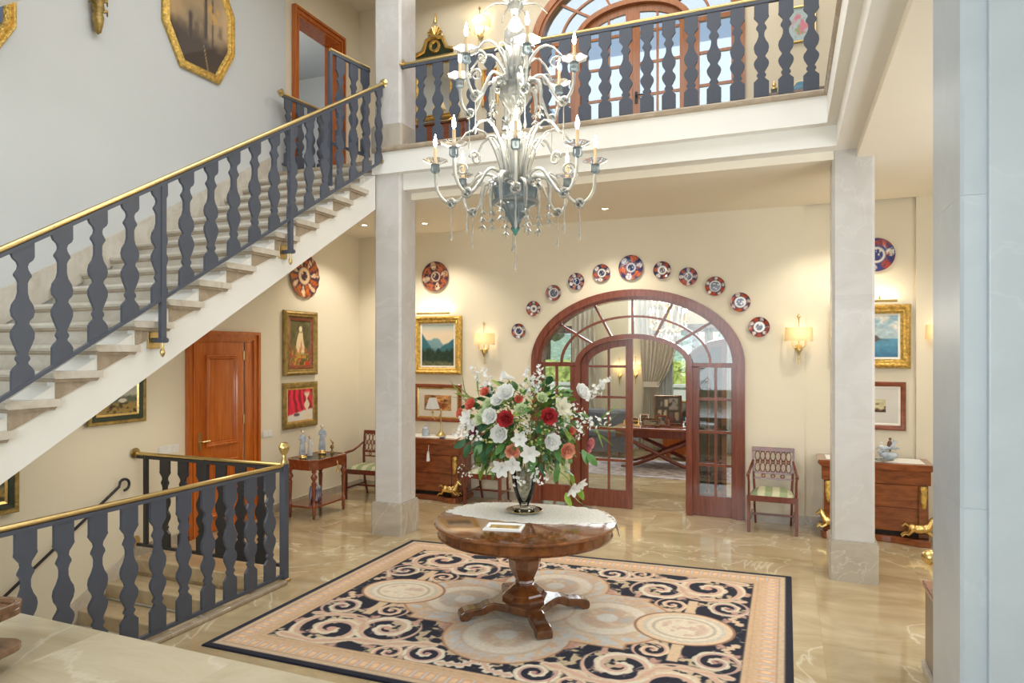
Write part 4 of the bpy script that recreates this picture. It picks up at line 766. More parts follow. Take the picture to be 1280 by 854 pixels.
# ================================================================ RUG
def rug():
    nx, ny = 620, 470; W_, H_ = 2.0, 1.55
    us = np.linspace(-1, 1, nx); vs_ = np.linspace(-1, 1, ny); U, V = np.meshgrid(us, vs_); X = U * W_; Y = V * H_
    black = (26, 29, 45); peach = (206, 180, 152); tan = (196, 172, 144); cream = (208, 198, 178); pale = (182, 182, 180); pink = (198, 156, 138); rose = (184, 138, 130)
    dx = W_ - np.abs(X); dy = H_ - np.abs(Y); e = np.minimum(dx, dy); s_ = np.where(dx < dy, Y, X)
    C = full(X, black); n1 = fbm(X * 5, Y * 5, 3); n2 = fbm(X * 14, Y * 14, 7); soft = lambda q, k=60: clamp(q * k + .5)
    # border
    b = soft(e - .055); C = mixc(C, tan, b); ph = np.abs(((s_ / .085) % 1) - .5); C = mixc(C, (204, 162, 128), b * soft(.055 - np.abs(e - .17), 50) * soft(.40 - ph, 8)); C = mixc(C, (216, 188, 152), b * soft(.030 - np.abs(e - .17), 50) * soft(.24 - ph, 8)); C = mixc(C, (188, 190, 196), b * soft(.05 - np.abs(e - .17), 50) * soft(ph - .42, 14))
    C = mixc(C, (150, 128, 112), b * soft(.006 - np.abs(e - .105), 120) * .6); C = mixc(C, (198, 166, 132), b * soft(e - .245)); C = mixc(C, (176, 150, 130), b * soft(.006 - np.abs(e - .285), 120) * .6)
    fld = soft(e - .325); C = mixc(C, black, fld)
    # scrolling acanthus in the dark field, mirrored in both axes
    ax, ay = np.abs(X), np.abs(Y)
    def scroll(cx, cy, r0, turn, wd, c1, c2, h=1, ph0=0., lob=9):
        nonlocal C
        dx_, dy_ = ax - cx, ay - cy; r = np.hypot(dx_, dy_) + 1e-6; a = np.arctan2(dy_, dx_) * h + ph0; s1 = (1 - r / r0) * 1.75 - a / (2 * PI); tn = np.floor(s1 + .5); t = s1 - tn
        aa = (a + 2 * PI * tn); grow = .30 * (.72 + .28 * r / r0); outer = t < 0; edge = np.where(outer, grow * (.80 + .42 * np.abs(np.sin(aa * 3.4 + .6))), grow * .85); k = soft(edge - np.abs(t), 16) * soft(r0 * 1.04 - r, 70) * soft(r - r0 * .10, 120)
        C = mixc(C, c1, fld * k); C = mixc(C, c2, fld * k * soft(t - .02, 18) * .75); C = mixc(C, (226, 214, 192), fld * k * soft(.05 - np.abs(t + .10), 20) * .6); C = mixc(C, c2, fld * soft(r0 * .12 - r, 90))
    def stroke(pts, w0, w1, c1, c2=None, lob=30):
        nonlocal C
        P = np.array(pts, float); best = np.full(X.shape, 9.); tt = np.zeros(X.shape); L = 0; n = len(P) - 1
        for i in range(n):
            a, b_ = P[i], P[i + 1]; d = b_ - a; l2 = (d ** 2).sum(); t = clamp(((ax - a[0]) * d[0] + (ay - a[1]) * d[1]) / l2); q = np.hypot(ax - a[0] - t * d[0], ay - a[1] - t * d[1]); k = q < best; best = np.where(k, q, best); tt = np.where(k, (i + t) / n, tt)
        w_ = (w0 + (w1 - w0) * tt) * (1 + .35 * np.sin(tt * lob)); k = soft(w_ - best, 70); C = mixc(C, c1, fld * k)
        if c2 is not None: C = mixc(C, c2, fld * soft(w_ * .35 - best, 70) * .8)
    # small leafy sprays filling the ground
    lf = soft(fbm(ax * 9 + 2, ay * 9 + 5, 31, 3) - .50, 16) * soft(fbm(ax * 22, ay * 22, 37, 2) - .36, 12); C = mixc(C, (186, 168, 138), fld * lf); lf = soft(fbm(ax * 8 + 7, ay * 8 + 1, 41, 3) - .60, 16); C = mixc(C, pink, fld * lf * .9)
    scroll(1.30, .95, .31, 2.3, .27, (206, 188, 162), pink, 1, .6); scroll(.90, .79, .25, 2.2, .27, cream, pink, -1, 2.); scroll(.40, 1.08, .17, 2.1, .28, cream, rose, 1, 1.)
    scroll(1.50, .52, .17, 2.1, .28, (196, 186, 166), rose, -1, 0.); scroll(1.06, .46, .14, 2.1, .26, peach, pink, 1, 3.); scroll(.66, 1.16, .13, 2.1, .28, peach, rose, -1, 2.)
    stroke([(1.60, 1.16), (1.30, 1.20), (1.02, 1.06), (.74, 1.04), (.56, .96), (.42, .94)], .045, .05, (206, 188, 162), pink); stroke([(1.62, .72), (1.48, .70), (1.30, .68), (1.14, .74), (1.06, .92)], .03, .045, (204, 182, 156), pink); stroke([(.26, 1.18), (.10, 1.16), (.02, 1.06)], .035, .04, cream, pink); stroke([(1.62, .20), (1.55, .30), (1.60, .38)], .03, .02, peach)
    # pale centre: square with four lobes
    r = np.hypot(X, Y); cen = np.maximum.reduce([.62 - np.abs(X), np.zeros_like(X) - 9]); sq = np.minimum(.86 - ax, .52 - ay); lob = np.maximum(.50 - np.hypot(ax - .62, ay), .47 - np.hypot(ax, ay - .58)); cb = np.maximum(sq * .9, lob); g = soft(cb, 60) * fld
    C = mixc(C, (168, 126, 92), soft(cb + .018, 60) * fld); C = mixc(C, (204, 178, 150), g); C = mixc(C, (190, 190, 188), g * soft(cb - .035, 60) * soft(.11 - cb, 60) * soft(np.sin(np.arctan2(Y, X) * 44) + .2, 3)); C = mixc(C, (202, 188, 166), g * soft(cb - .12, 50)); C = mixc(C, (190, 160, 134), g * soft(n1 - .52, 9) * .7); C = mixc(C, (186, 188, 190), g * soft(n2 - .55, 9) * .7)
    for cx, cy in ((.62, 0), (0, .58), (0, 0)):
        q = np.hypot(ax - cx, (ay - cy)); C = mixc(C, (190, 166, 142), g * soft(.010 - np.abs(q - .34), 60) * .7); C = mixc(C, (212, 204, 190), g * soft(.05 - np.abs(q - .27), 30) * .9); C = mixc(C, (194, 166, 144), g * soft(.20 - q, 20) * soft(n2 - .40, 8) * .8); C = mixc(C, (176, 178, 176), g * soft(.2 - q, 20) * soft(n1 - .55, 10) * .8); C = mixc(C, (208, 208, 206), g * soft(.085 - q, 40) * .9)
    # oval side medallions joined by straight bars
    bars = soft(.04 - np.abs(ax - 1.22), 70) * soft(.60 - ay, 50); C = mixc(C, (206, 180, 148), fld * bars); q = np.hypot((ax - 1.22) / .36, ay / .30); C = mixc(C, (150, 112, 88), fld * soft(1.06 - q, 30)); C = mixc(C, (214, 190, 160), fld * soft(1.0 - q, 30)); C = mixc(C, (196, 190, 176), fld * soft(.86 - q, 30)); C = mixc(C, (216, 204, 182), fld * soft(.78 - q, 30)); C = mixc(C, (198, 168, 150), fld * soft(.5 - q, 10) * soft(n2 - .5, 9) * .8); C = mixc(C, (168, 158, 140), fld * soft(.035 - np.abs(q - .64), 30) * .7)
    C = C * (1.0 + .14 * fbm(X * 60, Y * 60, 2, 2))[..., None]
    q4 = [Vector((-3.965, 3.735)), Vector((.045, 3.80)), Vector((.045, 6.98)), Vector((-3.95, 6.72))]; m = M(); a = (U + 1) / 2; b = (V + 1) / 2; o = Vector((-1.96, 5.30))
    px = (q4[0].x * (1 - a) + q4[1].x * a) * (1 - b) + (q4[3].x * (1 - a) + q4[2].x * a) * b - o.x; py = (q4[0].y * (1 - a) + q4[1].y * a) * (1 - b) + (q4[3].y * (1 - a) + q4[2].y * a) * b - o.y
    z = np.where((np.abs(U) > .9985) | (np.abs(V) > .9985), .001, .013); m.v = np.stack([px, py, z], -1).reshape(-1, 3).tolist()
    ii = (np.arange(ny - 1)[:, None] * nx + np.arange(nx - 1)[None]).ravel(); m.f = np.stack([ii, ii + 1, ii + nx + 1, ii + nx], 1).tolist()
    m.c = np.concatenate([slin(np.clip(C, 0, 255)).reshape(-1, 3), np.ones((nx * ny, 1))], 1)
    tag(obj('rug', m, MT['wool'], None, loc=(o.x, o.y, 0)), 'large dark blue and peach scrollwork wool rug beneath the round table', 'rug')
rug()

# ================================================================ ROUND TABLE
TB = Vector((-1.985, 5.18, .013))
t = thing('round_table', 'round burr walnut pedestal table standing in the middle of the rug', 'table', TB)
m = M().lathe([(0, .733), (.70, .733), (.722, .737), (.738, .747), (.740, .757), (.734, .766), (.722, .770), (0, .770)], 72); obj('tabletop', m, MT['walnut'], t, smooth=35)
obj('apron', M().lathe([(.66, .672), (.705, .672), (.704, .728), (.712, .731), (.712, .734), (.66, .734)], 72, cap=False), MT['walnut'], t, smooth=35)
obj('apron_bead', M().lathe([(.66, .660), (.712, .660), (.716, .667), (.708, .674), (.66, .674)], 72, cap=False), MT['walnutdark'], t, smooth=35)
oc = Matrix.Rotation(R(22.5 + 10), 4, 'Z')
obj('column_urn', M().lathe([(.16, .66), (.12, .62), (.105, .56), (.115, .525), (.145, .515), (.15, .495), (.135, .482), (.138, .455), (.128, .385), (.095, .315), (.075, .28), (.082, .265), (.07, .25), (.085, .24)][::-1], 8, oc), MT['walnut'], t)
obj('column_base', M().lathe([(.185, .125), (.188, .15), (.165, .17), (.155, .185), (.115, .215), (.085, .242)], 8, oc), MT['walnut'], t)
fa = R(37)                                   # direction of the first foot
pl = []
for k in range(4):
    a = fa + k * PI / 2
    for d, r in ((-34, .285), (-14, .27), (0, .26), (14, .27), (34, .285)): pl.append((r * math.cos(a + R(45 + d)) * (1.0 if abs(d) > 20 else .86), r * math.sin(a + R(45 + d)) * (1.0 if abs(d) > 20 else .86)))
obj('platform', M().prism(pl, .065, .128, 'z'), MT['walnutdark'], t, bevel=.01)
FT = [(.262, .1262), (.30, .1262), (.34, .118), (.37, .10), (.42, .095), (.47, .092), (.515, .082), (.545, .062), (.55, .035), (.545, .008), (.525, 0), (.485, 0), (.465, .012), (.455, .03), (.42, .036), (.38, .034), (.345, .04), (.30, .058), (.262, .0665)]
ft = M().prism(FT, -.062, .062, 'y').mesh('leg', MT['walnutdark'])
for k in range(4):
    o = link('leg', ft, t, (0, 0, 0), (0, 0, fa + k * PI / 2)); b = o.modifiers.new('edge', 'BEVEL'); b.width = .01; b.segments = 2; b.limit_method = 'ANGLE'; b.angle_limit = R(40)
TZ = TB.z + .770
# lace runner
def lace():
    nr, na = 14, 240; m = M(); cols = []
    for j in range(nr + 1):
        for i in range(na):
            a = 2 * PI * i / na; f = j / nr; sc = 1 + (.055 * abs(math.sin(a * 19)) + .015 * math.sin(a * 7)) * f ** 4; ex = .80 * math.copysign(abs(math.cos(a)) ** 1.0, math.cos(a)); ey = .335 * math.copysign(abs(math.sin(a)) ** 1.25, math.sin(a))
            x, y = ex * f * sc, ey * f * sc; x, y = x * math.cos(.12) - y * math.sin(.12), x * math.sin(.12) + y * math.cos(.12); q = Vector((x - .02, y + .22)); d = q.length; z = .002 + .0015 * math.sin(x * 40) * math.sin(y * 43)
            if d > .735:
                over = d - .735; u = q.normalized(); q = u * (.742 + .25 * over); z = -over * 1.0
            m.v.append((q.x, q.y, z))
    for j in range(nr):
        for i in range(na): i2 = (i + 1) % na; m.f.append((j * na + i, j * na + i2, (j + 1) * na + i2, (j + 1) * na + i))
    o = obj('lace_runner', m, MT['lace'], None, smooth=180, loc=(TB.x, TB.y, TZ)); s = o.modifiers.new('thick', 'SOLIDIFY'); s.thickness = .002; s.offset = 1
    tag(o, 'white scalloped lace runner lying across the round walnut table', 'table runner')
lace()
t = thing('glass_plate', 'clear glass plate with a gilt rim under the flower vase', 'plate', (-2.075, 5.40, TZ + .0045)); obj('dish', M().lathe([(0, .002), (.10, .002), (.155, .016), (.158, .020), (.152, .021), (.10, .008), (0, .008)], 40), MT['vase'], t, smooth=50); obj('gilt_band', M().ring((0, 0, .0195), .155, .0025, 40, 6, axis='z'), MT['goldplain'], t, smooth=50)
t = thing('trinket_dish', 'square white and gilt porcelain dish on the front edge of the table', 'dish', (-2.03, 4.85, TZ), R(12)); obj('rim', frame_m(rect(.30, .20), [(0, .0), (-.0, .012), (.02, .02), (.035, .008), (.04, .006)]), MT['porcelain'], t).rotation_euler = (R(-90), 0, 0)
obj('gilt_centre', M().box(-.115, .115, -.065, .065, .001, .009), MT['gold'], t, bevel=.003)
# ---------------------------------------------------------------- vase and flowers
VB = Vector((-2.075, 5.40, TZ + .0135)); t = thing('glass_vase', 'tall flared clear glass vase holding the flowers on the walnut table', 'vase', VB)
obj('body', M().lathe([(.0, .0), (.085, 0), (.088, .008), (.045, .022), (.032, .035), (.042, .055), (.070, .11), (.095, .20), (.110, .30), (.120, .37), (.117, .37), (.106, .30), (.090, .20), (.065, .11), (.034, .062), (0, .058)], 36), MT['vase'], t, smooth=50)
o = obj('pebble_filling', M().lathe([(0, .062), (.03, .066), (.060, .115), (.080, .18), (.094, .26), (.098, .315), (.07, .325), (0, .33)], 24), MT['pebble'], t, smooth=60); o['kind'] = 'stuff'
rnd = random.Random(11)
bq = thing('flower_arrangement', 'big mixed bouquet of white, red and peach flowers in the tall glass vase', 'flowers', VB)
CR, CS = math.cos(R(22.05)), math.sin(R(22.05))
def bp(x, z, dep): return Vector((x * CR + dep * CS, x * CS - dep * CR, z + .0))     # x across, dep towards the entrance
def petal(m, L, Wd, cup, mx, n=4):
    rows = []
    for i in range(n + 1):
        f = i / n; w_ = Wd * math.sin(PI * (.12 + .80 * f)) ** .8; z = L * f; y = cup * f * f
        rows.append([(-w_, y - .25 * w_, z), (0, y, z * 1.03), (w_, y - .25 * w_, z)])
    m.strip(rows, mx)
def rose_m(r, layers=((.3, 5, .15), (.55, 6, .5), (.8, 7, .9), (1, 8, 1.25))):
    m = M()
    for k, (f, n, tilt) in enumerate(layers):
        for i in range(n): petal(m, r * (.55 + .5 * f), r * (.30 + .25 * f), -r * .28, Matrix.Translation((0, 0, r * .1 * (1 - f))) @ Matrix.Rotation(2 * PI * i / n + k * .5, 4, 'Z') @ Matrix.Translation((0, r * .07, 0)) @ Matrix.Rotation(-tilt, 4, 'X'))
    m.ball((0, 0, r * .28), (r * .42, r * .42, r * .30), 10); return m
def lily_m(r, n=6, tilt=1.05): 
    m = M()
    for i in range(n): petal(m, r * 1.05, r * .34, r * .12, Matrix.Rotation(2 * PI * i / n, 4, 'Z') @ Matrix.Rotation(-tilt + .2 * (i % 2), 4, 'X'), 5)
    for i in range(5): m.tube([(0, 0, 0), (.1 * r * math.cos(i * 1.3), .1 * r * math.sin(i * 1.3), r * .6)], r * .03, 4)
    return m
def spray_m(n, L, r, sp): # a stem of small star flowers
    m = M(); g = random.Random(n * 7 + int(L * 100))
    for i in range(n):
        f = (i + .5) / n; p = Vector((g.uniform(-1, 1) * sp, g.uniform(-1, 1) * sp, L * f)); a = g.uniform(0, 6); tl = Matrix.Rotation(g.uniform(-1.2, 1.2), 4, 'X') @ Matrix.Rotation(g.uniform(-1.2, 1.2), 4, 'Y')
        for k in range(5): petal(m, r, r * .42, 0, Matrix.Translation(p) @ tl @ Matrix.Rotation(a + 2 * PI * k / 5, 4, 'Z') @ Matrix.Rotation(-1.1, 4, 'X'), 2)
    return m
def leaf_m(L, Wd, droop=.35, n=5):
    m = M(); rows = []
    for i in range(n + 1): f = i / n; w_ = Wd * math.sin(PI * min(1, .06 + .94 * f)) ** .7; rows.append([(-w_, -droop * L * f * f + .15 * w_, L * f), (0, -droop * L * f * f, L * f), (w_, -droop * L * f * f + .15 * w_, L * f)])
    return m.strip(rows)
def face(d): return Vector(d).to_track_quat('Z', 'Y').to_euler()
ROSE = {}
def put(name, key, mk, mt, x, z, dep, aim=None, roll=None):
    if key not in ROSE: ROSE[key] = mk().mesh(name, mt, 180)
    p = bp(x, z, dep); d = aim or (p - Vector((0, 0, .62)) + bp(0, 0, .5) * .6); e = Vector(d).to_track_quat('Z', 'Y') @ Matrix.Rotation(roll if roll is not None else rnd.uniform(0, 6), 3, 'Z').to_quaternion()
    o = link(name, ROSE[key], bq, p, e.to_euler())
    if key in ('spire', 'spray', 'bell', 'buds'): o['kind'] = 'stuff'
    return o
K = .00679
def px(u): return (u - 652) * K
def pz(v): return (642 - v) * K - .01
def fl(name, mt, u, v, r, dep=.27, kind='rose'):
    rr = r * K * .95; mk = {'rose': lambda: rose_m(rr), 'lily': lambda: lily_m(rr * 1.15)}[kind]; return put(name, (name, mt.name, round(rr, 3)), mk, mt, px(u), pz(v), dep * (1.0 if abs(u - 652) < 60 else .7))
for u, v, r in ((630, 522, 11.5), (679, 519, 11.5)): fl('red_rose', MT['red'], u, v, r, .31)
for u, v, r in ((612, 519, 11), (623, 539, 12), (683, 548, 11.5), (719, 492, 12), (630, 492, 12), (620, 500, 9)): fl('white_rose', MT['whitepet'], u, v, r, .29)
for u, v, r in ((700, 558, 11), (638, 559, 10)): fl('peach_peony', MT['peach'], u, v, r, .30)
fl('white_chrysanthemum', MT['ivory'], 695, 508, 12, .27, 'lily'); fl('white_chrysanthemum', MT['ivory'], 697, 510, 10, .28, 'lily')
for u, v, r in ((657, 561, 12), (625, 578, 12), (638, 574, 11), (708, 603, 10), (718, 600, 9), (646, 545, 10), (584, 522, 10), (590, 530, 9)): fl('white_lily', MT['whitepet'], u, v, r, .31, 'lily')
for u, v, r in ((588, 507, 9), (575, 517, 7), (605, 491, 7), (645, 500, 6), (708, 537, 5)): fl('coral_tulip', MT['coral'], u, v, r, .2)
fl('pink_carnation', MT['pink'], 730, 553, 8, .2); fl('pink_carnation', MT['pink'], 728, 559, 7, .2); fl('purple_carnation', MT['purple'], 592, 537, 7, .24)
for u, v, r in ((600, 522, 8), (604, 515, 7), (648, 512, 9), (672, 498, 8), (610, 505, 8)): fl('green_hydrangea', MT['palegreen'], u, v, r, .25)
# calla lily leaning out on the upper left
put('calla_lily', 'calla', lambda: M().lathe([(.004, 0), (.012, .03), (.022, .07), (.035, .10), (.05, .115)], 12, cap=False), MT['whitepet'], px(640), pz(474), .16, aim=bp(-.9, .25, .3))
# spires and sprays of small blossoms
for u, v, tilt in ((603, 487, -.5), (612, 492, -.35), (655, 492, -.05), (668, 490, .1), (660, 500, .05), (735, 497, .8), (728, 500, .9)): put('blossom_spire', 'spire', lambda: spray_m(18, .22, .022, .028), MT['whitepet'], px(u), pz(v), .12, aim=bp(tilt, 1, .1))
for u, v, tx in ((712, 540, .8), (725, 530, .9), (715, 525, .6), (740, 525, 1), (580, 540, -.8), (583, 530, -.9), (595, 545, -.5), (708, 515, .4), (690, 530, .2), (655, 535, .1), (660, 590, .2), (672, 596, -.1), (645, 600, -.2)): put('blossom_spray', 'spray', lambda: spray_m(11, .10, .018, .045), MT['whitepet'], px(u), pz(v), .26, aim=bp(tx, .45, .7))
for u, v in ((594, 586), (586, 590), (600, 580), (580, 582)): put('bell_blossom', 'bell', lambda: spray_m(6, .07, .013, .03), MT['bluegrey'] if False else MT['whitepet'], px(u), pz(v), .18, aim=bp(-1, -.3, .3))
for u, v in ((660, 505), (690, 500), (700, 520), (675, 535), (650, 530), (665, 548), (610, 545), (655, 570), (670, 560), (640, 520)):
    put('bud_cluster', 'buds', lambda: (lambda m: [m.ball((rnd.uniform(-.04, .04), rnd.uniform(-.04, .04), rnd.uniform(0, .06)), .011, 6) for _ in range(9)] and m)(M()), MT['bud'], px(u), pz(v), .24)
# blades of grass to both sides, a fern in front
for u, v, tx, tz in ((585, 505, -1, .55), (582, 500, -.8, 1), (578, 502, -.6, 1.3), (590, 500, -1.1, .35), (592, 497, -.3, 1.4), (575, 500, -1, .9), (750, 535, 1, .5), (748, 538, 1, .1), (745, 535, .8, .9), (752, 532, 1, -.25), (742, 538, .9, -.5), (750, 528, 1, 1.1), (744, 530, .5, -1)):
    put('grass_blade', 'blade', lambda: leaf_m(.22, .008, .25, 6), MT['grassb'], px(u) * .93, pz(v), .1, aim=bp(tx, tz, .15))
for i in range(26):
    a = R(-80 + 6.4 * i); put('fern_frond', 'fern', lambda: leaf_m(.17, .010, .5, 5), MT['grassb'], px(678), pz(513), .17, aim=bp(math.sin(a), math.cos(a) * .7 + .1, .55), roll=0)
# foliage
for i in range(235):
    a = rnd.uniform(0, 2 * PI); b = math.asin(rnd.uniform(-.75, .9)); rr = rnd.uniform(.55, .97) if i % 3 else rnd.uniform(.8, 1.0); d = Vector((math.cos(a) * math.cos(b), math.sin(a) * math.cos(b), math.sin(b)))
    p = Vector((d.x * .50, d.y * .29, d.z * .44)) * rr; k = rnd.random(); mt_, ky = ((MT['leaf'], 'l1') if k < .5 else (MT['leafdark'], 'l2') if k < .8 else (MT['leaflime'], 'l3'))
    if ky not in ROSE: ROSE[ky] = leaf_m(.125, .032).mesh('leaf', mt_, 180)
    q = (d + Vector((0, 0, -.35))).to_track_quat('Z', 'Y') @ Matrix.Rotation(rnd.uniform(-1, 1), 3, 'Z').to_quaternion(); link('leaf', ROSE[ky], bq, bp(p.x, p.z + .70, -p.y), q.to_euler(), (rnd.uniform(.7, 1.1),) * 3)
for u, v, tx, tz, ky in ((580, 548, -.8, -.7, 'l2'), (586, 553, -.6, -.9, 'l2'), (575, 545, -1, -.4, 'l2'), (594, 558, -.4, -1, 'l2'), (600, 552, -.5, -.8, 'l1'), (604, 560, -.3, -1, 'l2'), (722, 560, .5, -1, 'l1'), (728, 565, .7, -.8, 'l1'), (700, 578, .4, -.9, 'l1'), (690, 582, .1, -1, 'l1'), (682, 580, -.2, -1, 'l1'), (706, 588, .6, -.9, 'l3'), (703, 612, .1, -1, 'l3'), (710, 612, .4, -.9, 'l3'), (714, 606, .7, -.7, 'l3'), (672, 575, 0, -1, 'l2'), (668, 582, -.3, -.9, 'l1')):
    put('leaf', ky, None, None, px(u), pz(v), .2, aim=bp(tx, tz, .35))
# dense small greenery between the flowers: one part, too small to pick apart
for ky, mt_, nn in (('small_foliage', MT['leaf'], 900), ('small_lime_foliage', MT['leaflime'], 420)):
    m = M()
    for i in range(nn):
        a = rnd.uniform(0, 2 * PI); b = math.asin(rnd.uniform(-.8, .95)); d = Vector((math.cos(a) * math.cos(b), math.sin(a) * math.cos(b), math.sin(b))); q = rnd.uniform(.45, 1.0); p = bp(d.x * .50 * q, d.z * .46 * q + .70, -d.y * (.33 if ky == 'small_foliage' else .25) * q); e = Vector((d.x + rnd.uniform(-.6, .6), d.y + rnd.uniform(-.6, .6), d.z + rnd.uniform(-.6, .6))).to_track_quat('Z', 'Y').to_matrix().to_4x4(); L_ = rnd.uniform(.04, .075); W_ = L_ * .24
        m.add([(0, 0, 0), (W_, -.1 * L_, L_ * .45), (0, -.3 * L_, L_), (-W_, -.1 * L_, L_ * .45)], [(0, 1, 2, 3)], Matrix.Translation(p) @ e)
    o = obj(ky, m, mt_, bq); o['kind'] = 'stuff'
# stems down into the vase
for i in range(30):
    a = 2 * PI * i / 30; x, y = .42 * math.cos(a) * rnd.uniform(.4, 1), .28 * math.sin(a) * rnd.uniform(.4, 1); z = rnd.uniform(.45, .95)
    obj('flower_stem', M().tube([(.02 * math.cos(a + 2), .02 * math.sin(a + 2), .08), (.06 * math.cos(a), .06 * math.sin(a), .36), (x * .6, y * .6, .36 + (z - .36) * .6), (x, y, z)], .0035, 5), MT['stem'] if i % 4 else MT['twig'], bq)
obj('trailing_twig', M().tube([bp(-.10, .42, .08), bp(-.30, .44, .14), bp(-.42, .43, .16), bp(-.47, .36, .16)], .004, 5), MT['twig'], bq); obj('trailing_twig', M().tube([bp(.08, .40, .08), bp(.22, .42, .12), bp(.36, .30, .15), bp(.40, .20, .15)], .004, 5), MT['stem'], bq)

# ================================================================ ARMCHAIRS
def armchair(label, loc, rotz):
    t = thing('armchair', label, 'chair', loc, rotz, 'carved mahogany armchairs'); w_, wb = .262, .215; mt_ = MT['chair']
    for s in (-1, 1):
        obj('leg', M().prism([(-.018, 0), (.018, 0), (.022, .44), (-.022, .44)], -.022, .022, 'y', Matrix.Translation((s * w_, -.0, 0))), mt_, t)
        obj('leg', M().tube([(s * (wb - .01), .50, 0), (s * wb, .44, .22), (s * wb, .42, .42), (s * (wb + .012), .43, .66), (s * (wb + .022), .48, .955)], [.016, .019, .021, .019, .016], 4, flat=(0, 1, 0)), mt_, t)
        obj('armrest', M().tube([(s * w_, .0, .44), (s * w_, .005, .60), (s * (w_ + .006), .0, .672)], .015, 6).tube([(s * (w_ + .006), -.02, .672), (s * (w_ + .012), .06, .678), (s * (w_ + .006), .20, .685), (s * (w_ - .01), .34, .735), (s * (wb + .015), .455, .80)], [.02, .021, .018, .016, .014], 6), mt_, t, smooth=40)
        obj('stretcher', M().box(s * (w_ - .02) - .009, s * (w_ - .02) + .009, .0, .47, .155, .18), mt_, t)
    obj('stretcher', M().box(-.24, .24, .26, .28, .155, .18), mt_, t)
    obj('seat_rail', M().prism([(-.262, -.018), (.262, -.018), (.225, .44), (-.225, .44)], .375, .445, 'z'), mt_, t, bevel=.004)
    n = 12; rows = []
    for j in range(n + 1):
        f = j / n; y = -.01 + .43 * f; ww = .248 - .038 * f; rows.append([(-ww + 2 * ww * i / n, y, .445 + .055 * (1 - (2 * i / n - 1) ** 6) * (1 - (2 * f - 1) ** 6) + (.0 if 0 < i < n and 0 < j < n else -.0)) for i in range(n + 1)])
    obj('cushion', M().strip(rows), MT['seat'], t, smooth=60)
    bk = Matrix.Translation((0, .425, .60)) @ Matrix.Rotation(R(-9), 4, 'X')
    obj('crest_rail', M().box(-.243, .243, -.016, .016, .31, .365, bk), mt_, t, bevel=.004); obj('back_rail', M().box(-.222, .222, -.012, .012, .035, .06, bk).box(-.222, .222, -.012, .012, -.03, -.01, bk), mt_, t)
    m = M()
    for k in range(7):
        x = -.18 + .06 * k
        m.ring((x, 0, .255), .030, .006, 14, 5, sx=.93, sz=1.9, mx=bk).ring((x, 0, .115), .030, .006, 14, 5, sx=.93, sz=1.9, mx=bk)
        m.ring((x, -.004, .185), .017, .006, 12, 5, mx=bk)
    obj('back_lattice', m, mt_, t, smooth=60); m = M()
    for x in (-.11, 0, .11): m.ring((x, -.002, .013), .020, .007, 12, 5, mx=bk)
    obj('back_rings', m, mt_, t, smooth=60); return t
ch = armchair('carved mahogany armchair with green striped seat right beside the arched door', (-.155, 8.56, 0), 0)
dup(ch, (-3.93, 8.60, 0), R(2), 'carved mahogany armchair partly hidden behind the flower bouquet'); dup(ch, (-5.70, 8.26, 0), R(2), 'carved mahogany armchair in the corner beside the small display table')

# ================================================================ COMMODES
def horse_m():
    m = M(); m.ball((0, 0, .10), (.095, .042, .045), 12).ball((.07, 0, .105), (.05, .04, .05), 10).ball((-.075, 0, .105), (.05, .042, .046), 10)
    m.tube([(.09, 0, .115), (.125, 0, .165), (.145, 0, .195)], [.042, .03, .022], 8).tube([(.14, 0, .198), (.165, 0, .185), (.195, 0, .165)], [.024, .02, .012], 8)
    for s in (-1, 1):
        m.tube([(.08, s * .03, .085), (.13, s * .03, .055), (.165, s * .03, .07), (.185, s * .03, .045)], [.022, .015, .01, .009], 6); m.tube([(-.08, s * .03, .09), (-.12, s * .03, .05), (-.155, s * .03, .055), (-.19, s * .03, .03)], [.026, .017, .011, .01], 6); m.ball((.14, s * .012, .222), (.006, .005, .014), 5)
    m.tube([(-.115, 0, .125), (-.15, 0, .145), (-.18, 0, .12), (-.20, 0, .13)], [.012, .017, .014, .005], 6).tube([(.145, 0, .215), (.115, 0, .19), (.09, 0, .15)], [.01, .016, .012], 6); return m
_h = horse_m(); horse_vf = (_h.v, _h.f)
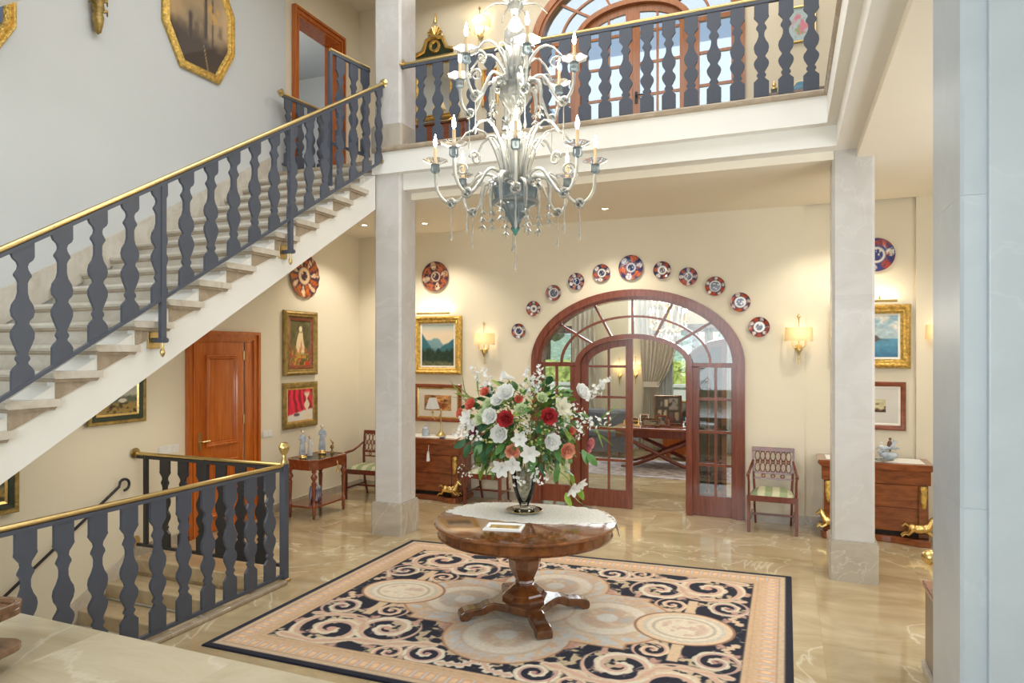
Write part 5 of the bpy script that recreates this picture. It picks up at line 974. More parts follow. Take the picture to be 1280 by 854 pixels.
def commode(label, loc, W_=1.10, mirror=1, tassel=False):
    t = thing('commode', label, 'commode', loc); h = W_ / 2; D = .46
    obj('carcass', M().box(-h + .03, h - .03, .02, D, .13, .83), MT['commode'], t, bevel=.004)
    dr = obj('drawer', M().box(-h + .0, h - .0, -.02, .10, .665, .825), MT['commode'], t, bevel=.008)
    for z0, z1 in ((.40, .66), (.14, .395)): obj('drawer', M().box(-h + .13, h - .13, .0, .06, z0, z1), MT['commode'], t, bevel=.006)
    if tassel: obj('key_tassel', M().lathe([(.004, 0), (.018, -.02), (.012, -.03), (.02, -.04), (.028, -.15), (0, -.15)], 10, Matrix.Translation((.03, -.035, .72))).tube([(.03, -.02, .80), (.03, -.035, .72)], .004, 5), MT['porcelain'], dr, smooth=60)
    obj('top_slab', M().prism([(-h - .005, -.01), (-h - .04, .025), (-h - .045, .045), (-h - .035, .065), (h + .035, .065), (h + .045, .045), (h + .04, .025), (h + .005, -.01)], -.06, D + .0, 'y', Matrix.Translation((0, 0, .835))), MT['commode'], t, bevel=.006)
    pts = [(-h - .01, D), (-h - .01, .0), (-h + .02, -.10), (-h + .13, -.10)] + [(-h + .16 + (W_ - .32) * i / 10, -.10 + .11 * math.sin(PI * i / 10) ** .6) for i in range(1, 10)] + [(h - .13, -.10), (h - .02, -.10), (h + .01, 0), (h + .01, D)]
    obj('base_plinth', M().prism(pts, 0, .075, 'z'), MT['commode'], t, bevel=.008)
    obj('recess', M().box(-h + .10, h - .10, .10, D - .02, .07, .14), MT['black'], t)
    for s in (-1, 1):
        obj('pilaster', M().prism([(-.05, .075), (.05, .075), (.045, .66), (-.045, .66)], -.005, .05, 'y', Matrix.Translation((s * (h - .07), 0, 0))), MT['commode'], t, bevel=.006)
        obj('gilt_mount', M().lathe([(0, .40), (.02, .41), (.028, .47), (.036, .53), (.034, .60), (.04, .62), (.03, .655), (0, .66)], 10, Matrix.Translation((s * (h - .07), -.008, 0)) @ Matrix.Scale(.6, 4, (0, 1, 0))), MT['gold'], t, smooth=60)
        obj('gilt_horse', M().add(*horse_vf, Matrix.Translation((s * (h - .12), -.055, .07)) @ Matrix.Rotation(0 if s > 0 else PI, 4, 'Z') @ Matrix.Diagonal((.92, 1.25, 1.2, 1))), MT['goldplain'], t, smooth=60)
    return t
commode('polished commode with gilt horse mounts partly hidden by the free standing column', (.93, 8.68, 0), 1.10)
commode('polished commode with gilt mounts below the sepia drawing behind the bouquet', (-4.83, 8.66, 0), 1.02, tassel=True)
obj_ = lambda n, m, mt_, lb, c, loc, rot=0, **kw: tag(obj(n, m, mt_, None, loc=loc, rot=(0, 0, rot), **kw), lb, c)
obj_('lace_cloth', M().box(-.50, .50, -.20, .17, 0, .003), MT['lace'], 'white lace cloth spread over the commode below the engraving', 'cloth', (.93, 8.90, .9005)); obj_('lace_cloth', M().box(-.47, .47, -.19, .17, 0, .003), MT['lace'], 'white lace cloth on the commode with the swing arm lamp', 'cloth', (-4.83, 8.90, .9005))
CT = .904
# swing-arm lamp
t = thing('table_lamp', 'brass swing arm table lamp with pleated white shade on the commode', 'lamp', (-4.75, 8.92, CT)); obj('base', M().lathe([(.075, 0), (.08, .012), (.05, .03), (.03, .06), (.018, .09), (.012, .11), (.010, .36), (.018, .37), (.016, .39), (.008, .40), (0, .41)], 16), MT['brass'], t, smooth=50)
obj('swing_arm', M().tube([(0, 0, .34), (-.04, 0, .27), (-.10, 0, .24), (-.135, 0, .28), (-.14, 0, .36)], .008, 8).lathe([(.03, .33), (.012, .35), (.012, .40)], 10, Matrix.Translation((-.14, 0, 0))), MT['brass'], t, smooth=60)
n = 40; rows = [[((r + .003 * (-1) ** i) * math.cos(2 * PI * i / n) - .14, (r + .003 * (-1) ** i) * math.sin(2 * PI * i / n), z) for i in range(n)] for r, z in ((.105, .40), (.05, .56))]; obj('lamp_shade', M().strip(rows, closed=True), MT['sheer'], t)
obj_('lidded_jar', M().lathe([(.045, 0), (.055, .01), (.055, .09), (.045, .10), (.05, .105), (.03, .13), (.01, .14), (.016, .155), (0, .165)], 16), MT['bluegrey'], 'small blue and white lidded jar beside the swing arm lamp', 'jar', (-4.97, 8.85, CT), smooth=50)
obj_('small_dish', M().lathe([(0, 0), (.03, .0), (.055, .018), (.05, .018), (.0, .006)], 16), MT['bluegrey'], 'tiny dark dish at the front of the commode with the lamp', 'dish', (-4.62, 8.72, CT), smooth=50)
obj_('candlestick', M().lathe([(.05, 0), (.05, .012), (.02, .03), (.012, .06), (.02, .12), (.01, .14), (.012, .24), (.022, .26), (.014, .30), (0, .30)], 12), MT['porcelain'], 'slim pale candlestick at the end of the commode near the bouquet', 'candlestick', (-4.42, 8.93, CT), smooth=50)
# right commode: figure group and dish
t = thing('figure_group', 'small porcelain group of horse and riders on the lace covered commode', 'figurine', (1.10, 8.93, CT)); obj('rocky_base', M().ball((0, 0, .03), (.10, .07, .045), 10), MT['bluegrey'], t, smooth=180).location = (0, 0, .018)
hm = horse_m(); obj('horse', M().add(hm.v, hm.f, Matrix.Translation((0, 0, .07)) @ Matrix.Rotation(R(-14), 4, 'Y') @ Matrix.Scale(.62, 4)), MT['bluegrey'], t, smooth=60); obj('rider', M().tube([(0, 0, .14), (.01, 0, .19), (.012, 0, .215)], [.022, .025, .013], 8).ball((.014, 0, .235), .016, 8).tube([(.01, .015, .20), (.04, .02, .185), (.07, .015, .18)], .007, 6).tube([(0, .02, .14), (.02, .03, .11), (.015, .035, .085)], .01, 6), MT['twig'], t, smooth=60)
obj('standing_figure', M().lathe([(.032, .05), (.022, .10), (.018, .13), (.022, .15), (.009, .165)], 10, Matrix.Translation((-.07, .02, 0))).ball((-.07, .02, .18), .015, 8), MT['porcelain'], t, smooth=60)
obj_('shallow_dish', M().lathe([(0, 0), (.05, 0), (.11, .02), (.105, .022), (.0, .006)], 24), MT['vase'], 'shallow glass dish in front of the porcelain rider group', 'dish', (1.02, 8.74, CT), smooth=50); obj_('blue_trinket', M().lathe([(.03, 0), (.045, .02), (.04, .05), (.015, .07), (0, .07)], 12), mat('cobalt_glaze', (.06, .16, .42), .15), 'small cobalt blue trinket box beside the column on the commode', 'box', (.80, 8.86, CT), smooth=50)

# ================================================================ DISPLAY TABLE ON THE LEFT
DT = (-5.79, 7.39, 0); t = thing('display_table', 'small glass topped mahogany display table with a lower shelf by the side wall', 'table', DT, R(90)); a, b, c = .37, .24, .085
oct_ = [(-a + c, -b), (a - c, -b), (a, -b + c), (a, b - c), (a - c, b), (-a + c, b), (-a, b - c), (-a, -b + c)]; oin = [tuple(p) for p in mitre(oct_, .03)]
def ringprism(A, B, z0, z1):
    m = M(); n = len(A); vs = [(x, y, z) for z in (z0, z1) for x, y in A] + [(x, y, z) for z in (z0, z1) for x, y in B]; fs = []
    for i in range(n): j = (i + 1) % n; fs += [(i, j, n + j, n + i), (2 * n + j, 2 * n + i, 3 * n + i, 3 * n + j), (n + i, n + j, 3 * n + j, 3 * n + i), (j, i, 2 * n + i, 2 * n + j)]
    return m.add(vs, fs)
obj('apron', ringprism(oct_, oin, .635, .75), MT['mahog'], t); obj('top_frame', ringprism([tuple(p) for p in mitre(oct_, -.012)], [tuple(p) for p in mitre(oct_, .035)], .75, .768), MT['mahog'], t, bevel=.004); obj('glass_top', M().prism([tuple(p) for p in mitre(oct_, .03)], .757, .763, 'z'), MT['glass'], t); obj('case_floor', M().prism(oin, .64, .66, 'z'), MT['velvet'], t)
obj('lower_shelf', M().prism([tuple(p) for p in mitre(oct_, .01)], .15, .175, 'z'), MT['mahog'], t, bevel=.004)
lg = M().lathe([(.012, 0), (.02, .02), (.016, .05), (.026, .07), (.02, .10), (.026, .14), (.026, .185), (.018, .20), (.022, .30), (.028, .45), (.03, .475), (.018, .49), (.04, .535), (.042, .55), (.018, .59), (.03, .605), (.03, .64)], 12).mesh('leg', MT['mahog'], 40)
for x in (-a + .06, a - .06):
    for y in (-b + .05, b - .05): link('leg', lg, t, (x, y, 0))
obj('key_tassel', M().tube([(.10, -b - .004, .70), (.10, -b - .012, .66)], .003, 5).lathe([(.004, .66), (.014, .645), (.01, .63), (.02, .56), (0, .56)], 8, Matrix.Translation((.10, -b - .014, 0))), MT['goldplain'], t, smooth=60)
for i, (x, y) in enumerate(((-.2, -.05), (.0, .08), (.12, -.06))): obj_('trinket', M().ball((0, 0, .015), (.05 - .01 * i, .035, .015), 10), [MT['bluegrey'], MT['goldplain'], MT['porcelain']][i], ['pale blue trinket inside the glass display table', 'gilt trinket inside the glass display table', 'white trinket inside the glass display table'][i], 'trinket', (DT[0] - y, DT[1] + x, .66), smooth=180)
def lady(name, label, loc, rot, robe, hgt, base=True, hat=False):
    t = thing(name, label, 'figurine', loc, rot); s = hgt / .36
    if base: obj('stand', M().lathe([(.05 * s, 0), (.052 * s, .01 * s), (.04 * s, .03 * s), (.038 * s, .045 * s)], 14), MT['goldplain'], t, smooth=40)
    z = .04 if base else 0
    obj('robe', M().lathe([(.042 * s, z * s), (.044 * s, (z + .02) * s), (.034 * s, (z + .12) * s), (.026 * s, (z + .17) * s), (.031 * s, (z + .21) * s), (.034 * s, (z + .235) * s), (.02 * s, (z + .255) * s), (.011 * s, (z + .262) * s)], 14, Matrix.Scale(.8, 4, (0, 1, 0))).tube([(.03 * s, 0, (z + .235) * s), (.043 * s, -.008 * s, (z + .19) * s), (.028 * s, -.035 * s, (z + .165) * s)], [.011 * s, .011 * s, .008 * s], 7).tube([(-.03 * s, 0, (z + .235) * s), (-.042 * s, -.012 * s, (z + .20) * s), (-.01 * s, -.038 * s, (z + .20) * s)], [.011 * s, .011 * s, .008 * s], 7), robe, t, smooth=60)
    obj('head', M().ball((0, -.003 * s, (z + .288) * s), (.018 * s, .02 * s, .024 * s), 12).tube([(0, 0, (z + .255) * s), (0, 0, (z + .275) * s)], .009 * s, 8).ball((0, -.022 * s, (z + .285) * s), (.003 * s, .004 * s, .005 * s), 6), MT['skin'], t, smooth=60)
    obj('hair', M().ball((0, .006 * s, (z + .297) * s), (.0205 * s, .02 * s, .02 * s), 10).ball((0, .02 * s, (z + .285) * s), (.012 * s, .012 * s, .014 * s), 8), MT['twig'] if not hat else MT['bluegrey'], t, smooth=60); return t
lady('figurine', 'pale blue porcelain lady with brown hair nearest on the display table', (-5.83, 7.14, .7685), R(60), MT['bluegrey'], .37); lady('figurine', 'white porcelain lady with gold and brown hair in the middle of the display table', (-5.88, 7.35, .7685), R(60), MT['porcelain'], .30, base=False); lady('figurine', 'tall blue grey porcelain lady on gilt stand at the far side of the display table', (-5.86, 7.58, .7685), R(60), MT['bluegrey'], .40, hat=True)
obj_('small_bust', M().lathe([(.025, 0), (.03, .01), (.012, .03), (.012, .05), (.03, .075), (.02, .10), (.012, .11)], 10).ball((.01, 0, .135), (.016, .014, .02), 8).tube([(.005, 0, .15), (-.02, 0, .165), (-.03, 0, .19)], [.01, .008, .003], 6), MT['olive'], 'small dark bust at the far end of the display table', 'bust', (-5.77, 7.68, .7685), smooth=50)
def jarcol(u, v): return mixc(full(u, (222, 226, 232)), (38, 60, 130), clamp((fbm(u * 16, v * 7, 4, 3) - .46) * 12))
n = 40; prof = [(.055, 0), (.075, .02), (.082, .08), (.082, .16), (.07, .20), (.05, .215), (.052, .235)]; m = M().lathe(prof, n); U_ = np.array([(i / n, z / .235) for r, z in prof for i in range(n)]); C = slin(np.clip(jarcol(np.abs(U_[:, 0] * 2 - 1), U_[:, 1]), 0, 255)); m.c = np.concatenate([C, np.ones((len(C), 1))], 1)
tag(obj('ginger_jar', m, MT['china'], None, smooth=50, loc=(-5.78, 7.33, .1755)), 'blue and white porcelain jar on the lower shelf of the display table', 'jar')

# ================================================================ SHELF STAND, PEDESTAL
t = thing('tiered_stand', 'dull brown two tier wooden stand with lobed shelves on the landing', 'side table', (-3.52, 1.85, .66)); lob = lambda r, n=60: [((r * (1 + .11 * math.cos(6 * 2 * PI * i / n))) * math.cos(2 * PI * i / n), (r * (1 + .11 * math.cos(6 * 2 * PI * i / n))) * math.sin(2 * PI * i / n)) for i in range(n)]
for z, r in ((.085, .27), (.255, .27)): obj('shelf', M().prism(lob(r), z, z + .035, 'z'), MT['standwood'], t, bevel=.006)
obj('gallery_rim', ringprism(lob(.275), lob(.25), .29, .315), MT['standwood'], t, bevel=.004)
spr = [(.028, 0), (.035, .015), (.02, .03), (.03, .045), (.018, .06), (.03, .086)]; sp2 = [(.03, .12), (.018, .13), (.032, .15), (.018, .17), (.034, .19), (.018, .21), (.032, .23), (.018, .242), (.03, .256)]
lm = M().lathe(spr, 10).lathe(sp2, 10).mesh('leg', MT['mahog'], 60)
for k in range(3): a_ = R(35 + 120 * k); link('leg', lm, t, (.20 * math.cos(a_), .20 * math.sin(a_), 0))
t = thing('pedestal_cabinet', 'dark wooden pedestal mostly hidden by the near pillar', 'cabinet', (1.07, 5.10, 0)); obj('body', M().box(-.20, .20, -.20, .20, .06, .56), MT['doordark'], t, bevel=.005); obj('base_plinth', M().box(-.22, .22, -.22, .22, 0, .06), MT['plinth'], t, bevel=.005); obj('top_slab', M().prism([(-.215, -.22), (.215, -.22), (.215, .22), (-.215, .22)], .56, .60, 'z'), MT['mahog'], t, bevel=.008)
t = thing('gilt_bust', 'shiny gilt bust ornament standing on the dark pedestal by the near pillar', 'ornament', (.985, 5.08, .60)); obj('socle', M().lathe([(.10, 0), (.11, .02), (.06, .06), (.05, .10), (.07, .13)], 14), MT['goldplain'], t, smooth=50); obj('torso', M().ball((0, 0, .19), (.13, .09, .075), 12).ball((-.12, 0, .22), (.055, .05, .05), 10).ball((.12, 0, .22), (.055, .05, .05), 10).tube([(0, 0, .22), (0, 0, .30)], .045, 10), MT['goldplain'], t, smooth=70); obj('head', M().ball((0, -.01, .35), (.06, .07, .08), 12).ball((0, -.08, .345), (.012, .02, .016), 6).ball((0, .03, .37), (.066, .06, .075), 10), MT['goldplain'], t, smooth=70)
t = thing('photo_frame', 'small silver framed photograph leaning beside the gilt bust', 'picture frame', (.90, 4.955, .601), R(-70)); obj('frame', frame_m(rect(.12, .16), [(0, 0), (0, .012), (.015, .014), (.02, .006)]), MT['mirror'], t).location = (0, 0, .08); obj('photo', M().box(-.045, .045, -.005, 0, .015, .145), MT['paper'], t)
# upstairs commode and lamp behind the balusters
t = thing('upstairs_commode', 'dark red commode standing on the upper floor below the gilt mirror', 'commode', (-4.82, 8.75, F2)); obj('body', M().box(-.55, .55, 0, .38, .08, .92), MT['mahog'], t, bevel=.006); obj('top_slab', M().box(-.58, .58, -.02, .39, .92, .955), MT['walnutdark'], t, bevel=.006)
for z in (.15, .40, .66): obj('drawer', M().box(-.50, .50, -.015, .01, z, z + .22), MT['mahog'], t, bevel=.005)
t = thing('table_lamp', 'small lamp with glowing white shade on the upstairs commode', 'lamp', (-4.78, 8.92, F2 + .955)); obj('base', M().lathe([(.06, 0), (.05, .02), (.015, .05), (.03, .12), (.012, .2), (.012, .26)], 12), MT['brass'], t, smooth=50); obj('lamp_shade', M().lathe([(.11, .24), (.055, .38)], 20, cap=False), shade_m, t, smooth=60); obj('bulb', M().ball((0, 0, .30), .025, 8), MT['bulb'], t, smooth=180)
# small console on the upper floor at the end of the balustrade
t = thing('upstairs_console', 'small dark console table on the upper floor below the flower picture', 'table', (.10, 8.93, F2)); obj('top_slab', M().box(-.38, .38, -.16, .20, .70, .735), MT['walnutdark'], t, bevel=.005); obj('frieze', M().box(-.35, .35, -.13, .19, .60, .70), MT['walnutdark'], t)
for x in (-.32, .32):
    for y in (-.10, .16): obj('leg', M().tube([(x, y, 0), (x, y, .62)], [.014, .024], 8), MT['walnutdark'], t)
t = thing('gilt_candlestick', 'short gilt candlestick with dark green base on the upstairs console', 'candlestick', (-.14, 8.93, F2 + .7355)); obj('base', M().box(-.035, .035, -.035, .035, 0, .09), MT['darkgreen'], t, bevel=.004); obj('finial', M().lathe([(.04, .09), (.04, .10), (.015, .12), (.025, .15), (.01, .18), (0, .21)], 12), MT['goldplain'], t, smooth=50)
t = thing('oval_dish', 'blue oval dish with gold edge propped on the upstairs console', 'dish', (.16, 8.99, F2 + .7355)); obj('bowl', M().lathe([(0, -.012), (.075, -.016), (.085, -.006), (.07, 0), (0, 0)], 24, Matrix.Translation((0, 0, .0885)) @ Matrix.Rotation(PI / 2, 4, 'X') @ Matrix.Scale(-1, 4, (0, 0, 1))), mat('teal_glaze', (.10, .28, .42), .2), t, smooth=50); obj('gilt_edge', M().ring((0, -.008, .0885), .082, .006, 24, 6), MT['goldplain'], t, smooth=180)
# ================================================================ CRYSTAL CHANDELIER
CH = Vector((-1.885, 4.72, 0)); t = thing('chandelier', 'huge two tier clear glass chandelier with lit candles hanging in the open well', 'chandelier', (CH.x, CH.y, 2.72))
Z0 = 2.72; G = MT['crystal']; zz = lambda z: z - Z0
def cpart(name, m, mt=None, parent=None, smooth=60): return obj(name, m, mt or G, parent or t, smooth=smooth)
def flute(m, a, r0, z0, r1, z1, curl, w0=.016, n=9):
    pts = []; ww = []
    for i in range(n + 1):
        f = i / n; r = r0 + (r1 - r0) * f ** 1.5; z = z0 + (z1 - z0) * math.sin(f * PI / 2); 
        if f > .7: z -= curl * ((f - .7) / .3) ** 2; r += curl * .5 * ((f - .7) / .3)
        pts.append((r * math.cos(a), r * math.sin(a), z)); ww.append(w0 * (1 - .55 * f))
    return m.tube(pts, ww, 6)
def fluted(prof, n, amp):
    rows = [[((r * (1 + amp * (-1) ** i)) * math.cos(2 * PI * i / n), (r * (1 + amp * (-1) ** i)) * math.sin(2 * PI * i / n), z) for i in range(n)] for r, z in prof]
    return M().strip(rows, closed=True)
cpart('lower_bowl', fluted([(.02, zz(3.055)), (.035, zz(3.075)), (.025, zz(3.095)), (.045, zz(3.13)), (.10, zz(3.235)), (.125, zz(3.26)), (.165, zz(3.275)), (.15, zz(3.29)), (.16, zz(3.37)), (.15, zz(3.385)), (.06, zz(3.38))], 40, .03), MT['crystaldark'], smooth=30)
cpart('bowl_rim', M().ring((0, 0, zz(3.268)), .165, .014, 30, 6, axis='z'), G)
cpart('bottom_finial', M().lathe([(0, zz(3.02)), (.012, zz(3.03)), (.02, zz(3.05)), (.035, zz(3.07)), (.02, zz(3.09)), (.03, zz(3.11)), (.02, zz(3.12))], 12), mat('green_glass', (.10, .30, .27), .1))
def drop(m, x, y, ztop, L): return m.tube([(x, y, ztop), (x, y, ztop - L * .75), (x, y, ztop - L * .9), (x, y, ztop - L)], [.0035, .005, .012, .004], 7)
cpart('bottom_drop', drop(drop(M(), .0, 0, zz(3.06), .30), -.02, 0, zz(3.04), .14))
cpart('upper_bowl', fluted([(.02, zz(3.92)), (.05, zz(3.95)), (.10, zz(4.03)), (.12, zz(4.06)), (.11, zz(4.12)), (.12, zz(4.15)), (.05, zz(4.17))], 32, .03), G, smooth=30)
cpart('stem', M().lathe([(.03, zz(3.37)), (.05, zz(3.45)), (.03, zz(3.55)), (.045, zz(3.62)), (.06, zz(3.70)), (.035, zz(3.78)), (.05, zz(3.84)), (.03, zz(3.92)), (.05, zz(4.15)), (.075, zz(4.25)), (.04, zz(4.33)), (.06, zz(4.40)), (.085, zz(4.48)), (.085, zz(4.55)), (.04, zz(4.62)), (.03, zz(4.68)), (.06, zz(4.74)), (.045, zz(4.80)), (.03, zz(4.84)), (.07, zz(4.9)), (.03, zz(5.0))], 18), G)
cpart('top_crown', (lambda m: [flute(m, 2 * PI * i / 8, .03, zz(4.74), .24, zz(4.80), .06, .012) for i in range(8)] and m)(M()))
cpart('chain', M().tube([(0, 0, zz(4.95)), (0, 0, zz(7.58))], .012, 8), MT['brass'])
# glass flowers round both bowls
for cnt, r_, z_ in ((8, .175, 3.40), (6, .13, 4.15)):
    for i in range(cnt):
        b_ = 2 * PI * i / cnt + .2; fx, fy = r_ * math.cos(b_), r_ * math.sin(b_); m = M().ball((fx, fy, zz(z_)), .014, 6)
        for j in range(6): g_ = 2 * PI * j / 6; m.tube([(fx, fy, zz(z_)), (fx - .038 * math.sin(b_) * math.cos(g_) + .012 * math.cos(b_), fy + .038 * math.cos(b_) * math.cos(g_) + .012 * math.sin(b_), zz(z_) + .038 * math.sin(g_))], [.009, .013], 5)
        cpart('glass_flower', m)
# upright and drooping glass leaves
for i in range(12): cpart('glass_leaf', flute(M(), 2 * PI * (i + .5) / 12, .06, zz(3.38), .12 + .09 * (i % 2), zz(3.72 + .06 * (i % 3)), .06, .014))
for i in range(8): cpart('glass_leaf', flute(M(), 2 * PI * (i + .5) / 8, .08, zz(3.39), .36, zz(3.86), .16, .018))
for i in range(9): cpart('glass_leaf', flute(M(), 2 * PI * i / 9, .05, zz(4.15), .13, zz(4.46), .05, .012))
for i in range(6): cpart('glass_leaf', flute(M(), 2 * PI * i / 6 + R(40 + 22), .06, zz(4.16), .30, zz(4.44), .12, .016))
def droop(a, r, z0, dz, stars):
    m = M(); pts = [(.08, z0), (r * .6, z0 + .06), (r * .95, z0 + .03), (r * 1.02, z0 - .04), (r * 1.0, z0 - dz)]; m.tube([(p * math.cos(a), p * math.sin(a), z) for p, z in pts], [.018, .022, .020, .016, .012], 7); x, y = r * math.cos(a), r * math.sin(a)
    for k in range(stars):
        z = z0 - dz - .03 - .055 * k
        for j in range(5): b = 2 * PI * j / 5 + k; m.tube([(x, y, z + .02), (x + .035 * math.cos(b), y + .035 * math.sin(b), z - .008)], [.010, .003], 4)
        m.tube([(x, y, z + .03), (x, y, z - .03)], .006, 5)
    return m
for i in range(8): cpart('glass_festoon', droop(2 * PI * (i + .5) / 8 + R(22), .27 if i % 2 else .19, zz(3.40 if i % 2 else 3.36), .16, 3))
for i in range(6): cpart('glass_festoon', droop(2 * PI * i / 6 + R(60), .20, zz(4.12), .13, 2))
cup = M().lathe([(.010, -.07), (.028, -.06), (.034, -.05), (.030, -.012), (.034, 0)], 12); pan = []
dishm = M()
nP = 24; rows = []
for r, z in ((.012, .0), (.045, .006), (.080, .022), (.094, .030)): rows.append([(r * (1 + (.07 if r > .05 else 0) * math.cos(8 * 2 * PI * k / nP)) * math.cos(2 * PI * k / nP), r * (1 + (.07 if r > .05 else 0) * math.cos(8 * 2 * PI * k / nP)) * math.sin(2 * PI * k / nP), z) for k in range(nP)])
dishm.strip(rows, closed=True)
me_cup = cup.mesh('candle_cup', MT['crystaldark'], 50); me_dish = dishm.mesh('drip_dish', MT['dishglass'], 60)
me_candle = M().lathe([(.0155, -.005), (.0155, .03), (.0125, .032), (.0125, .125), (.004, .13), (0, .13)], 10).mesh('candle', MT['candle'], 50)
me_flame = M().lathe([(0, .126), (.011, .14), (.016, .16), (.012, .185), (.004, .215), (0, .228)], 8).mesh('flame_bulb', MT['flame'], 180)
def arm(a, prof, ctr_z, re, ze, scroll):
    ca, sa = math.cos(a), math.sin(a); P = [(r * ca, r * sa, zz(z)) for r, z in prof]
    Q = []                               # smooth the path
    for i in range(len(P) - 1):
        p0, p1, p2, p3 = [Vector(P[max(0, min(len(P) - 1, j))]) for j in (i - 1, i, i + 1, i + 2)]
        for k in range(4): u = k / 4; Q.append(.5 * ((2 * p1) + (-p0 + p2) * u + (2 * p0 - 5 * p1 + 4 * p2 - p3) * u * u + (-p0 + 3 * p1 - 3 * p2 + p3) * u ** 3))
    Q.append(Vector(P[-1])); o = cpart('arm', M().tube(Q, .0125, 8))
    L = Vector((re * ca, re * sa, zz(ze)))
    for nm, me in (('candle_cup', me_cup), ('drip_dish', me_dish), ('candle', me_candle), ('flame_bulb', me_flame)): link(nm, me, o, L)
    k = min(range(len(Q)), key=lambda i: Q[i].z + (9 if (Q[i].x ** 2 + Q[i].y ** 2) < (re * .5) ** 2 else 0)); q = Q[k]
    m = M().ring(q, .03, .012, 12, 6, axis='y').ball(q, .018, 8)
    for j in range(8): b = 2 * PI * j / 8; m.tube([(q.x, q.y, q.z), (q.x + .042 * math.cos(b), q.y + .042 * math.sin(b), q.z + .03 * math.sin(b * 2))], [.012, .004], 4)
    cpart('glass_flower', m, parent=o); cpart('glass_drop', drop(M(), q.x, q.y, q.z - .02, .26), parent=o)
    cpart('scroll', M().tube([(scroll[0] * ca + .055 * s * math.cos(b) * ca * (1 - b / 11), scroll[0] * sa + .055 * s * math.cos(b) * sa * (1 - b / 11), zz(scroll[1]) + .055 * math.sin(b) * (1 - b / 11)) for s in (1,) for b in [x * .55 for x in range(16)]], .009, 6), parent=o)
fwd = PI / 2 + R(22.05) + PI                # towards the entrance
for i in range(8): arm(fwd + 2 * PI * i / 8, [(.07, 3.38), (.17, 3.47), (.27, 3.47), (.36, 3.36), (.44, 3.275), (.52, 3.275), (.585, 3.36), (.60, 3.50)], 0, .60, 3.555, (.40, 3.52))
for i in range(6): arm(fwd + R(10) + 2 * PI * i / 6, [(.06, 4.08), (.14, 4.18), (.22, 4.19), (.28, 4.09), (.33, 4.0), (.39, 3.99), (.44, 4.07), (.455, 4.20)], 0, .455, 4.255, (.32, 4.27))
for z, e in ((3.85, 22), (4.62, 16)):
    l = light('candle_light', 'POINT', (.0, .0, zz(z)), e, (1, .86, .64), shadow_soft_size=.35); l.parent = t

# ================================================================ SALON BEYOND THE ARCHED DOOR
tag(obj('salon_rug', M().box(-1.6, 1.6, -1.25, .62, 0, .012), mat('faded_rug', (.40, .36, .38), .95, var=.45, scale=7), None, loc=(-2.1, 12.85, 0)), 'faded grey and rose rug under the salon table', 'rug')
t = thing('writing_table', 'mahogany salon table on crossed curved legs laden with framed photographs', 'table', (-2.15, 12.85, .013))
obj('tabletop', M().box(-.85, .85, -.48, .48, .70, .745), MT['mahog'], t, bevel=.008); obj('frieze', M().box(-.80, .80, -.44, .44, .56, .70), MT['chair'], t, bevel=.006)
for y in (-.40, .40):
    for s in (-1, 1): obj('leg', M().tube([(s * .62, y, .56), (s * .40, y, .44), (s * .12, y, .32), (-s * .12, y, .20), (-s * .40, y, .08), (-s * .62, y, .015), (-s * .70, y, .018)], [.035, .036, .04, .04, .034, .026, .02], 6, flat=(0, 1, 0)), MT['chair'], t, smooth=40)
obj('stretcher', M().tube([(0, -.40, .26), (0, .40, .26)], .022, 8), MT['chair'], t)
TT = .758 + .002
def montage(u, v):
    c = full(u, (58, 46, 38))
    for x0, x1, y0, y1, col in ((.08, .45, .08, .5, (188, 170, 128)), (.08, .30, .56, .92, (120, 112, 100)), (.34, .52, .60, .90, (170, 160, 140)), (.52, .92, .50, .94, (136, 128, 120)), (.52, .72, .08, .42, (96, 70, 56)), (.76, .93, .10, .42, (160, 140, 110))): k = clamp((u - x0) * 40) * clamp((x1 - u) * 40) * clamp((v - y0) * 40) * clamp((y1 - v) * 40); c = mixc(c, col, k); c = mixc(c, (50, 44, 42), k * clamp((fbm(u * 7, v * 7, int(x0 * 99)) - .5) * 9))
    return c
def photo(label, x, y, w, h, rz, fm, dark=False):
    t = thing('photo_frame', label, 'picture frame', (-2.15 + x, 12.85 + y, TT), R(rz)); tilt = Matrix.Rotation(R(-12), 4, 'X')
    o = obj('frame', frame_m(rect(w, h), [(0, -.008), (0, .012), (.015, .016), (.03, .006)]), fm, t); o.location = (0, 0, h / 2 + .006); o.rotation_euler = (R(-12), 0, 0)
    p = obj('photo', canvas_m(w - .05, h - .05, montage if w > .4 else (lambda u, v: mixc(full(u, (150, 138, 118)), (60, 50, 46), clamp((fbm(u * 3, v * 3, int(w * 900)) - .42) * 8))), -.004, None, 24, 24), MT['paint'], t); p.location = (0, 0, h / 2 + .006); p.rotation_euler = (R(-12), 0, 0)
    obj('back_strut', M().box(-w / 2 + .004, w / 2 - .004, .0, .008, .004, h * .97, tilt).tube([(0, .01, h * .7), (0, h * .36, .004)], .006, 5), fm, t)
photo('large dark framed photograph montage standing on the salon table', .06, .22, .52, .56, 12, MT['walnutdark']); photo('low dark photograph frame at the front of the salon table', -.18, -.22, .34, .15, -6, MT['walnutdark']); photo('reddish photograph frame between two others on the salon table', -.02, -.06, .22, .20, 4, MT['mahog'])
